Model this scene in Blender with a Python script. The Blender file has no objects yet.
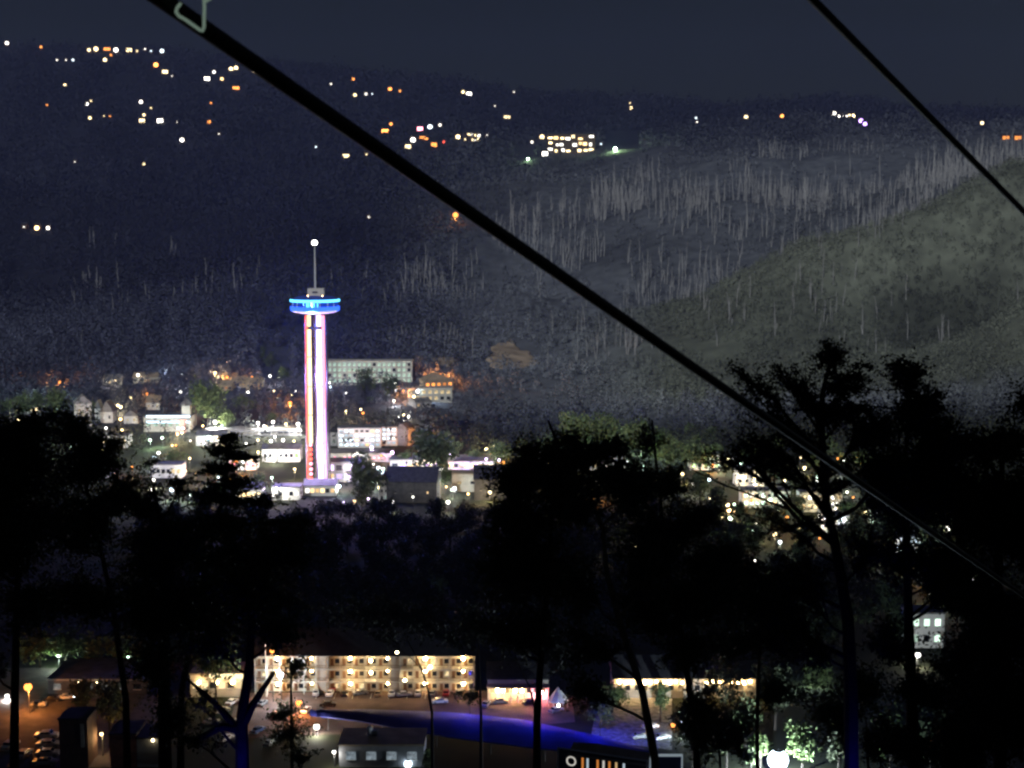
import bpy, bmesh, math, random
import numpy as np
from mathutils import Vector, Matrix

R = math.radians
sc = bpy.context.scene
COL = sc.collection
rng = np.random.default_rng(7)
random.seed(7)

# ------------------------------------------------------------------ camera, sky, moon, exposure
FOC = 1400.0
CAMZ = 133.0
PITCH = math.atan(161 / FOC)
cd = bpy.data.cameras.new('camera'); cam = bpy.data.objects.new('camera', cd); COL.objects.link(cam)
cam.location = (0, 0, CAMZ); cam.rotation_euler = (math.pi / 2 - PITCH, 0, 0)
cd.sensor_width = 36; cd.lens = FOC / 1024 * 36; cd.clip_start = 0.05; cd.clip_end = 30000
cd.dof.use_dof = True; cd.dof.focus_distance = 600; cd.dof.aperture_fstop = 8.0
sc.camera = cam

MOON_EL = 26.0
MOON_DIR = Vector((0.36 * math.cos(R(MOON_EL)), 0.933 * math.cos(R(MOON_EL)), -math.sin(R(MOON_EL))))  # way the light travels
w = bpy.data.worlds.new('World'); sc.world = w; w.use_nodes = True
nt = w.node_tree; bg = nt.nodes['Background']
sky = nt.nodes.new('ShaderNodeTexSky'); sky.sky_type = 'NISHITA'; sky.sun_disc = False
sky.sun_elevation = R(MOON_EL); sky.sun_rotation = math.atan2(-0.36, -0.933)
sky.air_density = 1.0; sky.dust_density = 1.5; sky.ozone_density = 1.5
mx = nt.nodes.new('ShaderNodeMix'); mx.data_type = 'RGBA'; mx.blend_type = 'MULTIPLY'; mx.inputs[0].default_value = 1
mx.inputs[7].default_value = (1.0, 0.95, 0.66, 1)
nt.links.new(sky.outputs[0], mx.inputs[6]); 
wn = nt.nodes.new('ShaderNodeTexNoise'); wn.inputs['Scale'].default_value = 2.2; wn.inputs['Detail'].default_value = 4   # thin high cloud
wm = nt.nodes.new('ShaderNodeMapRange'); wm.inputs[1].default_value = .3; wm.inputs[2].default_value = .7; wm.inputs[3].default_value = .8; wm.inputs[4].default_value = 1.25
wx = nt.nodes.new('ShaderNodeMix'); wx.data_type = 'RGBA'; wx.blend_type = 'MULTIPLY'; wx.inputs[0].default_value = 1
wc = nt.nodes.new('ShaderNodeTexCoord'); nt.links.new(wc.outputs['Generated'], wn.inputs['Vector'])
nt.links.new(wn.outputs[0], wm.inputs[0]); nt.links.new(wm.outputs[0], wx.inputs[7]); nt.links.new(mx.outputs[2], wx.inputs[6]); nt.links.new(wx.outputs[2], bg.inputs[0])
bg.inputs[1].default_value = 0.0027
sd = bpy.data.lights.new('moon', 'SUN'); sun = bpy.data.objects.new('moon', sd); COL.objects.link(sun)
sd.energy = 1.95; sd.angle = R(0.5); sd.color = (0.92, 0.96, 1.0)
sun.rotation_euler = MOON_DIR.to_track_quat('-Z', 'Y').to_euler()
sc.view_settings.view_transform = 'Standard'; sc.view_settings.look = 'None'
sc.view_settings.exposure = 0; sc.view_settings.gamma = 1
sc.cycles.use_denoising = True; sc.cycles.filter_width = 2.5
sc.cycles.max_bounces = 5; sc.cycles.volume_bounces = 0; sc.cycles.transparent_max_bounces = 4
sc.cycles.sample_clamp_indirect = 3.0

# ------------------------------------------------------------------ picture <-> place
cs, sn = math.cos(PITCH), math.sin(PITCH)
def ray(px, py):
    h = (px - 512) / FOC; v = (384 - py) / FOC
    return np.array([h, cs + v * sn, -sn + v * cs])
def P(px, py, d):
    r = ray(px, py); r = r * (d / r[1]); return Vector((r[0], r[1], CAMZ + r[2]))
def ratio(py):
    r = ray(512, py); return r[2] / r[1]
def G(px, py, z=0.0):
    r = ray(px, py); t = (z - CAMZ) / r[2]; return Vector((r[0] * t, r[1] * t, z))
def pix(x, y, z):
    dz = z - CAMZ; f = y * cs - dz * sn; u = y * sn + dz * cs
    return 512 + FOC * x / f, 384 - FOC * u / f

# ------------------------------------------------------------------ terrain heights
def vnoise(x, y, seed):
    xi = np.floor(x).astype(np.int64); yi = np.floor(y).astype(np.int64)
    fx = x - xi; fy = y - yi; fx = fx * fx * (3 - 2 * fx); fy = fy * fy * (3 - 2 * fy)
    def hsh(a, b):
        n = (a * 374761393 + b * 668265263 + seed * 974711) & 0x7fffffff
        n = ((n ^ (n >> 13)) * 1274126177) & 0x7fffffff
        return ((n ^ (n >> 16)) & 0xffff) / 65535.0
    a = hsh(xi, yi); b = hsh(xi + 1, yi); c = hsh(xi, yi + 1); d = hsh(xi + 1, yi + 1)
    return (a * (1 - fx) + b * fx) * (1 - fy) + (c * (1 - fx) + d * fx) * fy - 0.5
def fbm(x, y, seed):
    return vnoise(x, y, seed) + 0.5 * vnoise(x * 2.1, y * 2.1, seed + 1) + 0.25 * vnoise(x * 4.3, y * 4.3, seed + 2)

KX = [-130, 0, 60, 130, 210, 290, 340, 400, 450, 510, 560, 600, 640, 680, 720, 770, 815, 840, 870, 890, 940, 1024, 1150]
SKY = [38, 42, 49, 49, 54, 64, 68, 78, 81, 90, 98, 100, 99, 106, 109, 106, 102, 103, 102, 110, 113, 114, 120]
CX = [-130, 0, 150, 300, 400, 500, 600, 700, 800, 900, 960, 1024, 1150]
ROWS = {
    900:  [415, 415, 412, 412, 412, 415, 415, 415, 415, 410, 405, 400, 390],
    1000: [396, 395, 390, 386, 380, 388, 395, 400, 395, 392, 380, 360, 340],
    1100: [376, 375, 368, 362, 356, 362, 370, 370, 350, 362, 345, 308, 260],
    1200: [362, 360, 350, 345, 335, 340, 348, 340, 290, 330, 325, 316, 300],
    1320: [345, 340, 330, 325, 315, 318, 318, 296, 240, 206, 184, 174, 160],
    1500: [325, 315, 305, 300, 290, 288, 285, 300, 272, 235, 205, 188, 165],
    1900: [272, 262, 250, 250, 238, 226, 216, 214, 212, 202, 188, 170, 150],
    2400: [225, 215, 205, 212, 205, 194, 182, 172, 162, 152, 148, 142, 136],
    3000: [132, 128, 126, 132, 136, 136, 134, 134, 130, 126, 126, 128, 130],
}
ratv = np.vectorize(ratio)
def heights(x, d):
    dd = np.maximum(d, 1.0)
    px = 512 + FOC * (x / np.maximum(d, 300.0)) * 0.997
    px = np.clip(px, -130, 1150)
    near = 123 - 0.42 * np.clip(d, 0, None) + 1.02 * np.clip(-d, 0, None)
    near = np.where(near > 585, 585 + (near - 585) * 0.05, near)  # caps the unseen ridge behind the camera, steepened and raised to block the moon
    near = np.where(near > 0, near, 0) * 1.0
    s = 3.0
    near = np.where(d > 200, s * np.log1p(np.exp(np.clip((123 - 0.42 * d) / s, -30, 30))), near)
    near = np.where(d > 345, near * np.clip(1 - (d - 345) / 20, 0, 1), near)
    ds = [760.0] + sorted(ROWS) + [3600.0, 4300.0]
    zs = [np.zeros_like(x)]
    for r in sorted(ROWS):
        zs.append(CAMZ + np.interp(px, CX, ratv(np.array(ROWS[r], float))) * r)
    sk = np.interp(px, KX, ratv(np.array(SKY, float)))
    zs.append(CAMZ + sk * 3600 - 8); zs.append(CAMZ + sk * 3600 - 160)
    z = near.copy()
    for i in range(len(ds) - 1):
        m = (d >= ds[i]) & (d <= ds[i + 1])
        t = (d - ds[i]) / (ds[i + 1] - ds[i])
        t = t * t * (3 - 2 * t) * 0.5 + t * 0.5
        z = np.where(m, zs[i] * (1 - t) + zs[i + 1] * t, z)
    z = np.where(d > ds[-1], zs[-1], z)
    amp = 60 * np.clip((d - 900) / 500, 0, 1) * np.clip((3500 - d) / 500, 0, 1)
    z = z + amp * fbm(x / 260, d / 420, 3)
    rough = np.clip(np.abs(d) / 60, 0, 1) * np.where(d < 270, 1, 0)
    z = z + rough * 2.0 * fbm(x / 25, d / 25, 9)
    return z
NS, sval = 520, None
sval = np.linspace(-1.0, 1.0, NS)
drow = np.concatenate([np.arange(-700, 0, 25), np.arange(0, 420, 8), np.arange(420, 900, 20), np.arange(900, 1500, 9),
                       np.arange(1500, 2500, 16), np.arange(2500, 4301, 30)]).astype(float)
def width(d): return np.maximum(np.maximum(d, 0) * 0.62 + 420, 1750)
DD, SS = np.meshgrid(drow, sval, indexing='ij')
XX = SS * width(DD)
ZZ = heights(XX, DD)
for _ in range(2):
    ZZ[1:-1] = np.where((DD[1:-1] > 780) & (DD[1:-1] < 3540), 0.25 * ZZ[:-2] + 0.5 * ZZ[1:-1] + 0.25 * ZZ[2:], ZZ[1:-1])
def H(x, d):
    x = np.asarray(x, float); d = np.asarray(d, float)
    i = np.clip(np.searchsorted(drow, d) - 1, 0, len(drow) - 2)
    t = np.clip((d - drow[i]) / (drow[i + 1] - drow[i]), 0, 1)
    s = np.clip((x / width(d) + 1) / 2 * (NS - 1), 0, NS - 1.001); j = s.astype(int); u = s - j
    return (ZZ[i, j] * (1 - u) + ZZ[i, j + 1] * u) * (1 - t) + (ZZ[i + 1, j] * (1 - u) + ZZ[i + 1, j + 1] * u) * t
DMARCH = np.concatenate([np.arange(325, 1000, 1.0), np.arange(1000, 4250, 3.0)])
def hit(px, py, off=0.0):
    r = ray(px, py); x = DMARCH * r[0] / r[1]; z = CAMZ + DMARCH * r[2] / r[1]
    b = np.nonzero(z <= H(x, DMARCH) + off)[0]
    d = DMARCH[b[0]] if len(b) else 3590.0
    return P(px, py, d)

# ------------------------------------------------------------------ materials
MATS = {}
def mat(name, col, rough=0.85, var=0.25, scale=0.6, metal=0.0, col2=None, spec=0.3, bump=0.0):
    if name in MATS: return MATS[name]
    m = bpy.data.materials.new(name); m.use_nodes = True; t = m.node_tree; b = t.nodes['Principled BSDF']
    b.inputs['Roughness'].default_value = rough; b.inputs['Metallic'].default_value = metal
    b.inputs['Specular IOR Level'].default_value = spec
    tc = t.nodes.new('ShaderNodeTexCoord'); n = t.nodes.new('ShaderNodeTexNoise')
    n.inputs['Scale'].default_value = scale; n.inputs['Detail'].default_value = 5
    t.links.new(tc.outputs['Object'], n.inputs['Vector'])
    r = t.nodes.new('ShaderNodeValToRGB'); t.links.new(n.outputs[0], r.inputs[0])
    c2 = col2 or tuple(min(1, c * (1 + var)) for c in col); c1 = col if col2 else tuple(c * (1 - var) for c in col)
    r.color_ramp.elements[0].position = 0.35; r.color_ramp.elements[1].position = 0.65
    r.color_ramp.elements[0].color = (*c1, 1); r.color_ramp.elements[1].color = (*c2, 1)
    t.links.new(r.outputs[0], b.inputs['Base Color'])
    if bump:
        bp = t.nodes.new('ShaderNodeBump'); bp.inputs['Strength'].default_value = bump
        t.links.new(n.outputs[0], bp.inputs['Height']); t.links.new(bp.outputs[0], b.inputs['Normal'])
    MATS[name] = m; return m
LC = dict(warm=(1, .66, .30), yellow=(1, .78, .42), orange=(1, .34, .07), white=(1, .95, .86), cool=(.72, .88, 1), green=(.62, 1, .45),
          pink=(1, .30, .40), red=(1, .10, .06), violet=(.50, .30, 1), blue=(.03, .12, 1), cyan=(.12, .62, 1), mint=(.72, 1, .80), lilac=(.80, .62, 1))
def glow(c, L, light=True):
    k = 'glow_%s_%g_%d' % (c, L, light)
    if k in MATS: return MATS[k]
    m = bpy.data.materials.new(k); m.use_nodes = True; t = m.node_tree; t.nodes.clear()
    e = t.nodes.new('ShaderNodeEmission'); o = t.nodes.new('ShaderNodeOutputMaterial')
    e.inputs[0].default_value = (*LC[c], 1); e.inputs[1].default_value = L
    t.links.new(e.outputs[0], o.inputs[0])
    if not light: m.cycles.emission_sampling = 'NONE'
    MATS[k] = m; return m
def room(c, L):      # a lit room behind a window: uneven, with darker furniture and curtains
    k = 'room_%s_%g' % (c, L)
    if k in MATS: return MATS[k]
    m = bpy.data.materials.new(k); m.use_nodes = True; t = m.node_tree; t.nodes.clear()
    e = t.nodes.new('ShaderNodeEmission'); o = t.nodes.new('ShaderNodeOutputMaterial')
    tc = t.nodes.new('ShaderNodeTexCoord'); n = t.nodes.new('ShaderNodeTexNoise'); n.inputs['Scale'].default_value = 0.9
    t.links.new(tc.outputs['Object'], n.inputs['Vector'])
    mr = t.nodes.new('ShaderNodeMapRange'); mr.inputs[1].default_value = .35; mr.inputs[2].default_value = .65
    mr.inputs[3].default_value = L * .35; mr.inputs[4].default_value = L * 1.4
    t.links.new(n.outputs[0], mr.inputs[0]); t.links.new(mr.outputs[0], e.inputs[1])
    e.inputs[0].default_value = (*LC[c], 1); t.links.new(e.outputs[0], o.inputs[0])
    m.cycles.emission_sampling = 'NONE'
    MATS[k] = m; return m

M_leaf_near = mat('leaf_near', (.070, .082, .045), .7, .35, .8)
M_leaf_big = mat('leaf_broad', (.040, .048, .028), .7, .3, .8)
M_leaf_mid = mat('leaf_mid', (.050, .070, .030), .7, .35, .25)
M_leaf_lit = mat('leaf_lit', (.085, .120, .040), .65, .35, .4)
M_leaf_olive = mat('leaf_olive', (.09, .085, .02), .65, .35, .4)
M_bark = mat('bark_dark', (.030, .024, .018), .9, .3, 3, bump=.4)
M_bark_pale = mat('bark_pale', (.26, .24, .21), .9, .3, 2, bump=.3)
M_dead = mat('dead_wood', (.34, .34, .335), .9, .2, .3)
M_stucco = mat('stucco', (.50, .46, .38), .9, .12, .35)
M_white = mat('white_wall', (.70, .70, .68), .85, .1, .3)
M_pale = mat('pale_wall', (.45, .46, .42), .9, .15, .2)
M_brown = mat('brown_wall', (.09, .055, .038), .9, .25, .5)
M_brick = mat('brick_wall', (.22, .09, .055), .9, .25, 1.2)
M_grey = mat('grey_wall', (.26, .27, .29), .85, .15, .4)
M_dark = mat('dark_wall', (.06, .06, .065), .9, .25, .5)
M_roof_d = mat('roof_dark', (.030, .030, .034), .9, .3, .8)
M_roof_g = mat('roof_grey', (.20, .20, .20), .9, .3, .25)
M_roof_t = mat('roof_tan', (.34, .27, .19), .9, .2, .3)
M_steel = mat('steel_grey', (.30, .31, .33), .45, .15, 2, metal=.6)
M_steelw = mat('steel_white', (.62, .63, .66), .5, .1, 1)
M_cable = mat('cable_steel', (.035, .035, .037), .6, .3, 90, metal=0, spec=.3)
M_pole = mat('pole_dark', (.05, .05, .05), .7, .2, 2)
M_trim = mat('trim_pale', (.55, .53, .48), .8, .1, 1)
M_railing = mat('railing_brown', (.09, .065, .04), .8, .2, 1)
M_door = mat('door_brown', (.16, .09, .05), .7, .2, 1)
M_glass = mat('dark_glass', (.015, .018, .022), .15, .1, 1, spec=.6)
M_asphalt = mat('asphalt', (.075, .062, .058), .9, .3, .25)
M_asphalt_r = mat('asphalt_red', (.13, .085, .07), .9, .3, .2)
M_gravel = mat('gravel', (.30, .29, .26), .95, .5, .7)
M_earth = mat('bare_earth', (.46, .36, .26), .95, .35, .06)
M_tyre = mat('tyre', (.02, .02, .02), .9, .1, 4)
M_rim = mat('rim', (.4, .4, .42), .4, .1, 4, metal=.7)
M_paint_line = mat('painted_line', (.7, .7, .66), .8, .15, 1)
PAINT = {k: mat('paint_' + k, v, .28, .04, 1, spec=.5) for k, v in dict(white=(.78, .78, .76), silver=(.42, .43, .45), black=(.02, .02, .022), red=(.35, .03, .03),
         blue=(.04, .08, .22), grey=(.16, .165, .17), tan=(.35, .28, .19)).items()}

# ground: leaf litter and grass
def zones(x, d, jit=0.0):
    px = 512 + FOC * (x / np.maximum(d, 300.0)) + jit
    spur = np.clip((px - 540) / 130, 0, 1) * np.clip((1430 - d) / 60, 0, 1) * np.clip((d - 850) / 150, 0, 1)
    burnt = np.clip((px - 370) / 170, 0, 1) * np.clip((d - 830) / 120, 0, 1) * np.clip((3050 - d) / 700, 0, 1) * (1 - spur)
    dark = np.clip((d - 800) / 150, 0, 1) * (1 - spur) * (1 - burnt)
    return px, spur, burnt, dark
def cover(x, d):     # what grows where: scrub on the near spur, grey brush on the burnt slope, dark woods elsewhere; plus painted valley mist and gully shade
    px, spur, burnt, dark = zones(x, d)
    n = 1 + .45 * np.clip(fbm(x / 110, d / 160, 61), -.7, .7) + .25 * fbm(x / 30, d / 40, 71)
    low = np.clip((1700 - d) / 600, 0, 1)  # pale mist at the slope foot, painted into the ground tint
    fold_shade = np.clip((px - 850) / 50, 0, 1) * np.clip((1030 - px) / 40, 0, 1) * np.clip((d - 1140) / 30, 0, 1) * np.clip((1262 - d) / 30, 0, 1)  # shade in the spur's gully, painted into the tint
    n = n * (1 - .55 * fold_shade)
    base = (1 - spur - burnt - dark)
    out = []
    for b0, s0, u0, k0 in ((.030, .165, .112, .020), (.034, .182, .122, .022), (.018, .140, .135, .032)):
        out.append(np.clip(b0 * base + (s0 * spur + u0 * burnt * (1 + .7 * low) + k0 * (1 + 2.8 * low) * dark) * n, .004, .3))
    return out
def ground_mat():
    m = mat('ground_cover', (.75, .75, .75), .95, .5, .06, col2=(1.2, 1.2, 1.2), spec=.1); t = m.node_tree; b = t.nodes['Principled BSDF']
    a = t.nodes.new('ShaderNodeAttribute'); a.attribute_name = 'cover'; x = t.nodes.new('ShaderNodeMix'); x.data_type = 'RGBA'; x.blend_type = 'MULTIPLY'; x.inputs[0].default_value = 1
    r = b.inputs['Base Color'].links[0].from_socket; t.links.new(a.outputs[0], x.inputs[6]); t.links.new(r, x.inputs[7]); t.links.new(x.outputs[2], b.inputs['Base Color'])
    return m

# ------------------------------------------------------------------ mesh helpers
class MB:
    def __init__(s): s.v = []; s.f = []
    def add(s, v, f):
        n = len(s.v); s.v += [tuple(p) for p in v]; s.f += [tuple(i + n for i in q) for q in f]; return s
    def box(s, c, size, rz=0.0):
        x, y, z = size[0] / 2, size[1] / 2, size[2] / 2; ca, sa = math.cos(rz), math.sin(rz)
        v = [(c[0] + a * ca - b * sa, c[1] + a * sa + b * ca, c[2] + e) for a, b, e in
             ((-x, -y, -z), (x, -y, -z), (x, y, -z), (-x, y, -z), (-x, -y, z), (x, -y, z), (x, y, z), (-x, y, z))]
        return s.add(v, [(0, 3, 2, 1), (4, 5, 6, 7), (0, 1, 5, 4), (1, 2, 6, 5), (2, 3, 7, 6), (3, 0, 4, 7)])
    def tube(s, pts, rad, n=6, cap=True):
        pts = [Vector(p) for p in pts]
        if not hasattr(rad, '__len__'): rad = [rad] * len(pts)
        rings = []; ref = None
        for i, p in enumerate(pts):
            d = (pts[min(i + 1, len(pts) - 1)] - pts[max(i - 1, 0)]).normalized()
            if ref is None: ref = Vector((1, 0, 0)) if abs(d.x) < .8 else Vector((0, 1, 0))
            a = (ref - d * ref.dot(d)).normalized(); b = d.cross(a); ref = a
            rings.append([p + (a * math.cos(2 * math.pi * k / n) + b * math.sin(2 * math.pi * k / n)) * rad[i] for k in range(n)])
        f = []
        for i in range(len(pts) - 1):
            for k in range(n):
                f.append((i * n + k, i * n + (k + 1) % n, (i + 1) * n + (k + 1) % n, (i + 1) * n + k))
        if cap: f.append(tuple(range(n - 1, -1, -1))); f.append(tuple((len(pts) - 1) * n + k for k in range(n)))
        return s.add([p for r in rings for p in r], f)
    def lathe(s, prof, n=24, c=(0, 0, 0)):
        v = [(c[0] + r * math.cos(2 * math.pi * k / n), c[1] + r * math.sin(2 * math.pi * k / n), c[2] + z) for r, z in prof for k in range(n)]
        f = [(i * n + k, i * n + (k + 1) % n, (i + 1) * n + (k + 1) % n, (i + 1) * n + k) for i in range(len(prof) - 1) for k in range(n)]
        f.append(tuple(range(n - 1, -1, -1))); f.append(tuple((len(prof) - 1) * n + k for k in range(n)))
        return s.add(v, f)
    def ball(s, c, r, sub=1):
        bm = bmesh.new(); bmesh.ops.create_icosphere(bm, subdivisions=sub, radius=r)
        v = [tuple(Vector(c) + q.co) for q in bm.verts]; f = [tuple(q.index for q in p.verts) for p in bm.faces]; bm.free()
        return s.add(v, f)
    def gable(s, x0, x1, y0, y1, z0, h, axis='x', over=.4):
        x0 -= over; x1 += over; y0 -= over; y1 += over; t = .25
        if axis == 'x':
            ym = (y0 + y1) / 2; pr = [(y0, z0), (y1, z0), (y1, z0 + t), (ym, z0 + h + t), (y0, z0 + t)]
            v = [(x, a, b) for x in (x0, x1) for a, b in pr]
        else:
            xm = (x0 + x1) / 2; pr = [(x0, z0), (x1, z0), (x1, z0 + t), (xm, z0 + h + t), (x0, z0 + t)]
            v = [(a, y, b) for y in (y0, y1) for a, b in pr]
        return s.add(v, [(0, 1, 2, 3, 4), (9, 8, 7, 6, 5)] + [(i, i + 5, (i + 1) % 5 + 5, (i + 1) % 5) for i in range(5)])
    def build(s, name, m, parent=None, smooth=False):
        me = bpy.data.meshes.new(name); me.from_pydata(s.v, [], s.f); me.materials.append(m)
        bm = bmesh.new(); bm.from_mesh(me); bmesh.ops.recalc_face_normals(bm, faces=bm.faces); bm.to_mesh(me); bm.free()
        if smooth: me.polygons.foreach_set('use_smooth', [True] * len(me.polygons))
        o = bpy.data.objects.new(name, me); COL.objects.link(o)
        if parent: o.parent = parent
        return o
def tag(o, label=None, cat=None, group=None, kind=None):
    if label: o['label'] = label
    if cat: o['category'] = cat
    if group: o['group'] = group
    if kind: o['kind'] = kind
    return o
def thing(name, loc, label, cat, group=None, rz=0.0):
    o = bpy.data.objects.new(name, None); COL.objects.link(o); o.location = loc; o.rotation_euler = (0, 0, rz); o.empty_display_size = .2
    return tag(o, label, cat, group)
def dup(o, loc=None, rz=None, label=None, scale=None, parent=None):
    c = o.copy(); COL.objects.link(c)
    if parent: c.parent = parent
    if loc is not None: c.location = loc
    if rz is not None: c.rotation_euler = (0, 0, rz)
    if scale is not None: c.scale = scale
    if label: c['label'] = label
    for ch in list(o.children): dup(ch, parent=c)
    return c
def sheet(name, pts, z, m, kind='structure'):
    b = MB(); n = len(pts); b.add([(p[0], p[1], z) for p in pts], [tuple(range(n))])
    o = b.build(name, m); tag(o, kind=kind)
    if o.data.polygons[0].normal.z < 0: o.data.flip_normals()
    return o
def np_mesh(name, V, nq, m, parent=None, col=None, sides=4):
    me = bpy.data.meshes.new(name); me.vertices.add(len(V)); me.vertices.foreach_set('co', V.astype(np.float32).ravel())
    me.loops.add(nq * sides); me.loops.foreach_set('vertex_index', np.arange(nq * sides, dtype=np.int32))
    me.polygons.add(nq); me.polygons.foreach_set('loop_start', np.arange(0, nq * sides, sides, dtype=np.int32))
    me.update(calc_edges=True); me.materials.append(m)
    if col is not None:
        at = me.color_attributes.new('tint', 'FLOAT_COLOR', 'POINT')
        at.data.foreach_set('color', np.repeat(col, sides, 0).astype(np.float32).ravel())
    o = bpy.data.objects.new(name, me); COL.objects.link(o)
    if parent: o.parent = parent
    return o
def leaf_quads(C, S, asp=.55, up=None):
    n = len(C); a = rng.normal(size=(n, 3)); a /= np.linalg.norm(a, axis=1)[:, None]
    b = np.cross(a, rng.normal(size=(n, 3)))
    b /= np.linalg.norm(b, axis=1)[:, None] + 1e-9
    S = np.asarray(S)[:, None]; V = np.stack([C + a * S, C + b * S * asp, C - a * S, C - b * S * asp], 1)
    return V.reshape(-1, 3)

# ------------------------------------------------------------------ setting: terrain sheet
nr, nc = DD.shape
me = bpy.data.meshes.new('ground'); V = np.stack([XX, DD, ZZ], -1).reshape(-1, 3)
idx = np.arange(nr * nc).reshape(nr, nc)
F = np.stack([idx[:-1, :-1], idx[:-1, 1:], idx[1:, 1:], idx[1:, :-1]], -1).reshape(-1, 4)
me.from_pydata(V.tolist(), [], F.tolist()); me.materials.append(ground_mat())
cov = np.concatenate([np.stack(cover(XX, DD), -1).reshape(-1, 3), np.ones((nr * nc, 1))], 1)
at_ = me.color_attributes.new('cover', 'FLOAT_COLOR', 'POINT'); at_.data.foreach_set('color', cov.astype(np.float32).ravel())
me.polygons.foreach_set('use_smooth', [True] * len(me.polygons))
gr = bpy.data.objects.new('ground', me); COL.objects.link(gr); tag(gr, kind='structure')
# clear air of the night valley
hz = MB().box((0, 1800, 325), (6200, 5020, 720)).build('haze', mat('haze_base', (.5, .5, .5)))
tag(hz, kind='stuff')
hm = bpy.data.materials.new('haze_air'); hm.use_nodes = True; t = hm.node_tree; t.nodes.clear()
pv = t.nodes.new('ShaderNodeVolumePrincipled'); o_ = t.nodes.new('ShaderNodeOutputMaterial')
pv.inputs['Color'].default_value = (.18, .22, .50, 1); pv.inputs['Density'].default_value = .00012; pv.inputs['Anisotropy'].default_value = 0.0
t.links.new(pv.outputs[0], o_.inputs['Volume']); hz.data.materials.clear(); hz.data.materials.append(hm)
hz.display_type = 'WIRE'

# paved ground
sheet('parking_lot', [G(*p) for p in ((238, 693), (482, 691), (572, 698), (575, 722), (440, 733), (300, 735), (225, 740))], .03, M_asphalt_r)
sheet('road', [G(*p) for p in ((-60, 668), (160, 668), (165, 767), (-60, 767))], .03, M_asphalt)
sheet('yard', [G(*p) for p in ((600, 692), (672, 690), (672, 750), (590, 740))], .034, M_gravel)
for k in range(9):
    a = G(318 + k * 18, 693); sheet('parking_line', [(a.x - .08, a.y - .2), (a.x + .08, a.y - .2), (a.x + .08, a.y - 5), (a.x - .08, a.y - 5)], .036, M_paint_line)

CLEAR = []   # picture boxes kept free of forest crowns

# ------------------------------------------------------------------ buildings
def vary(m):
    if not m.name.startswith('glow_'): return m
    _, c, L, _k = m.name.split('_'); k = random.choice((.35, .7, 1.0, 1.0, 1.3))
    if random.random() < .15: c = random.choice(('warm', 'yellow', 'white'))
    return glow(c, round(float(L) * k, 2), False)
def windows(o, cols, rows, x0, x1, z0, z1, y, m, ww, wh, lit=1.0, alt=None, name='window'):
    me_lit = None
    for r in range(rows):
        for c in range(cols):
            x = x0 + (x1 - x0) * (c + .5) / cols; z = z0 + (z1 - z0) * (r + .5) / rows
            mm = vary(m) if random.random() < lit else (alt or M_glass)
            b = MB().box((0, 0, 0), (ww, .12, wh)).build(name, mm, o); b.location = (x, y - .055, z)
            s = MB().box((0, 0, 0), (ww + .3, .2, .14)).build('sill', M_trim, b); s.location = (0, -.05, -wh / 2 - .09)
def building(name, label, cat, x0, x1, yb, h, depth, wall, roof='flat', roofm=None, rows=0, cols=0, win=None, ww=1.6, wh=1.4, lit=.8, rh=2.5, rz=0.0, group=None, d=None, sink=0.0, alt=None):
    p = G((x0 + x1) / 2, yb) if d is None else P((x0 + x1) / 2, yb, d)
    if d is None and p.y > 760: p = hit((x0 + x1) / 2, yb)
    wd = (x1 - x0) / FOC * p.y * 1.01
    o = thing(name, p - Vector((0, 0, sink)), label, cat, group, rz)
    hh = h + sink
    MB().box((0, depth / 2, hh / 2 - 1), (wd, depth, hh + 2)).build('wall', wall, o)
    if roof == 'flat':
        MB().box((0, depth / 2, hh + .22), (wd + .5, depth + .5, .44)).build('roof', roofm or M_roof_d, o)
    else:
        MB().gable(-wd / 2, wd / 2, 0, depth, hh + .003, rh, roof).build('roof', roofm or M_roof_d, o)
        if roof == 'y':   # gable end wall
            MB().add([(-wd / 2, -.02, hh), (wd / 2, -.02, hh), (0, -.02, hh + rh - .3), (-wd / 2, .3, hh), (wd / 2, .3, hh), (0, .3, hh + rh - .3)],
                     [(0, 1, 2), (5, 4, 3), (0, 3, 4, 1), (1, 4, 5, 2), (2, 5, 3, 0)]).build('gable_wall', wall, o)
    if rows: windows(o, cols, rows, -wd / 2 + .4, wd / 2 - .4, sink + .6, hh - .2, 0, win, ww, wh, lit, alt)
    CLEAR.append((x0 - 4, x1 + 4, yb - h / p.y * FOC - 8, yb + 6, p.y))
    o['w'] = wd
    return o
def globe(o, loc, c, L, r, sub=1, name='lamp'):
    b = MB().ball((0, 0, 0), r, sub).build(name, glow(c, L), o, smooth=True); b.location = loc; return b
LB, RB, PB = 1.8, 1.0, 1.0
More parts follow.
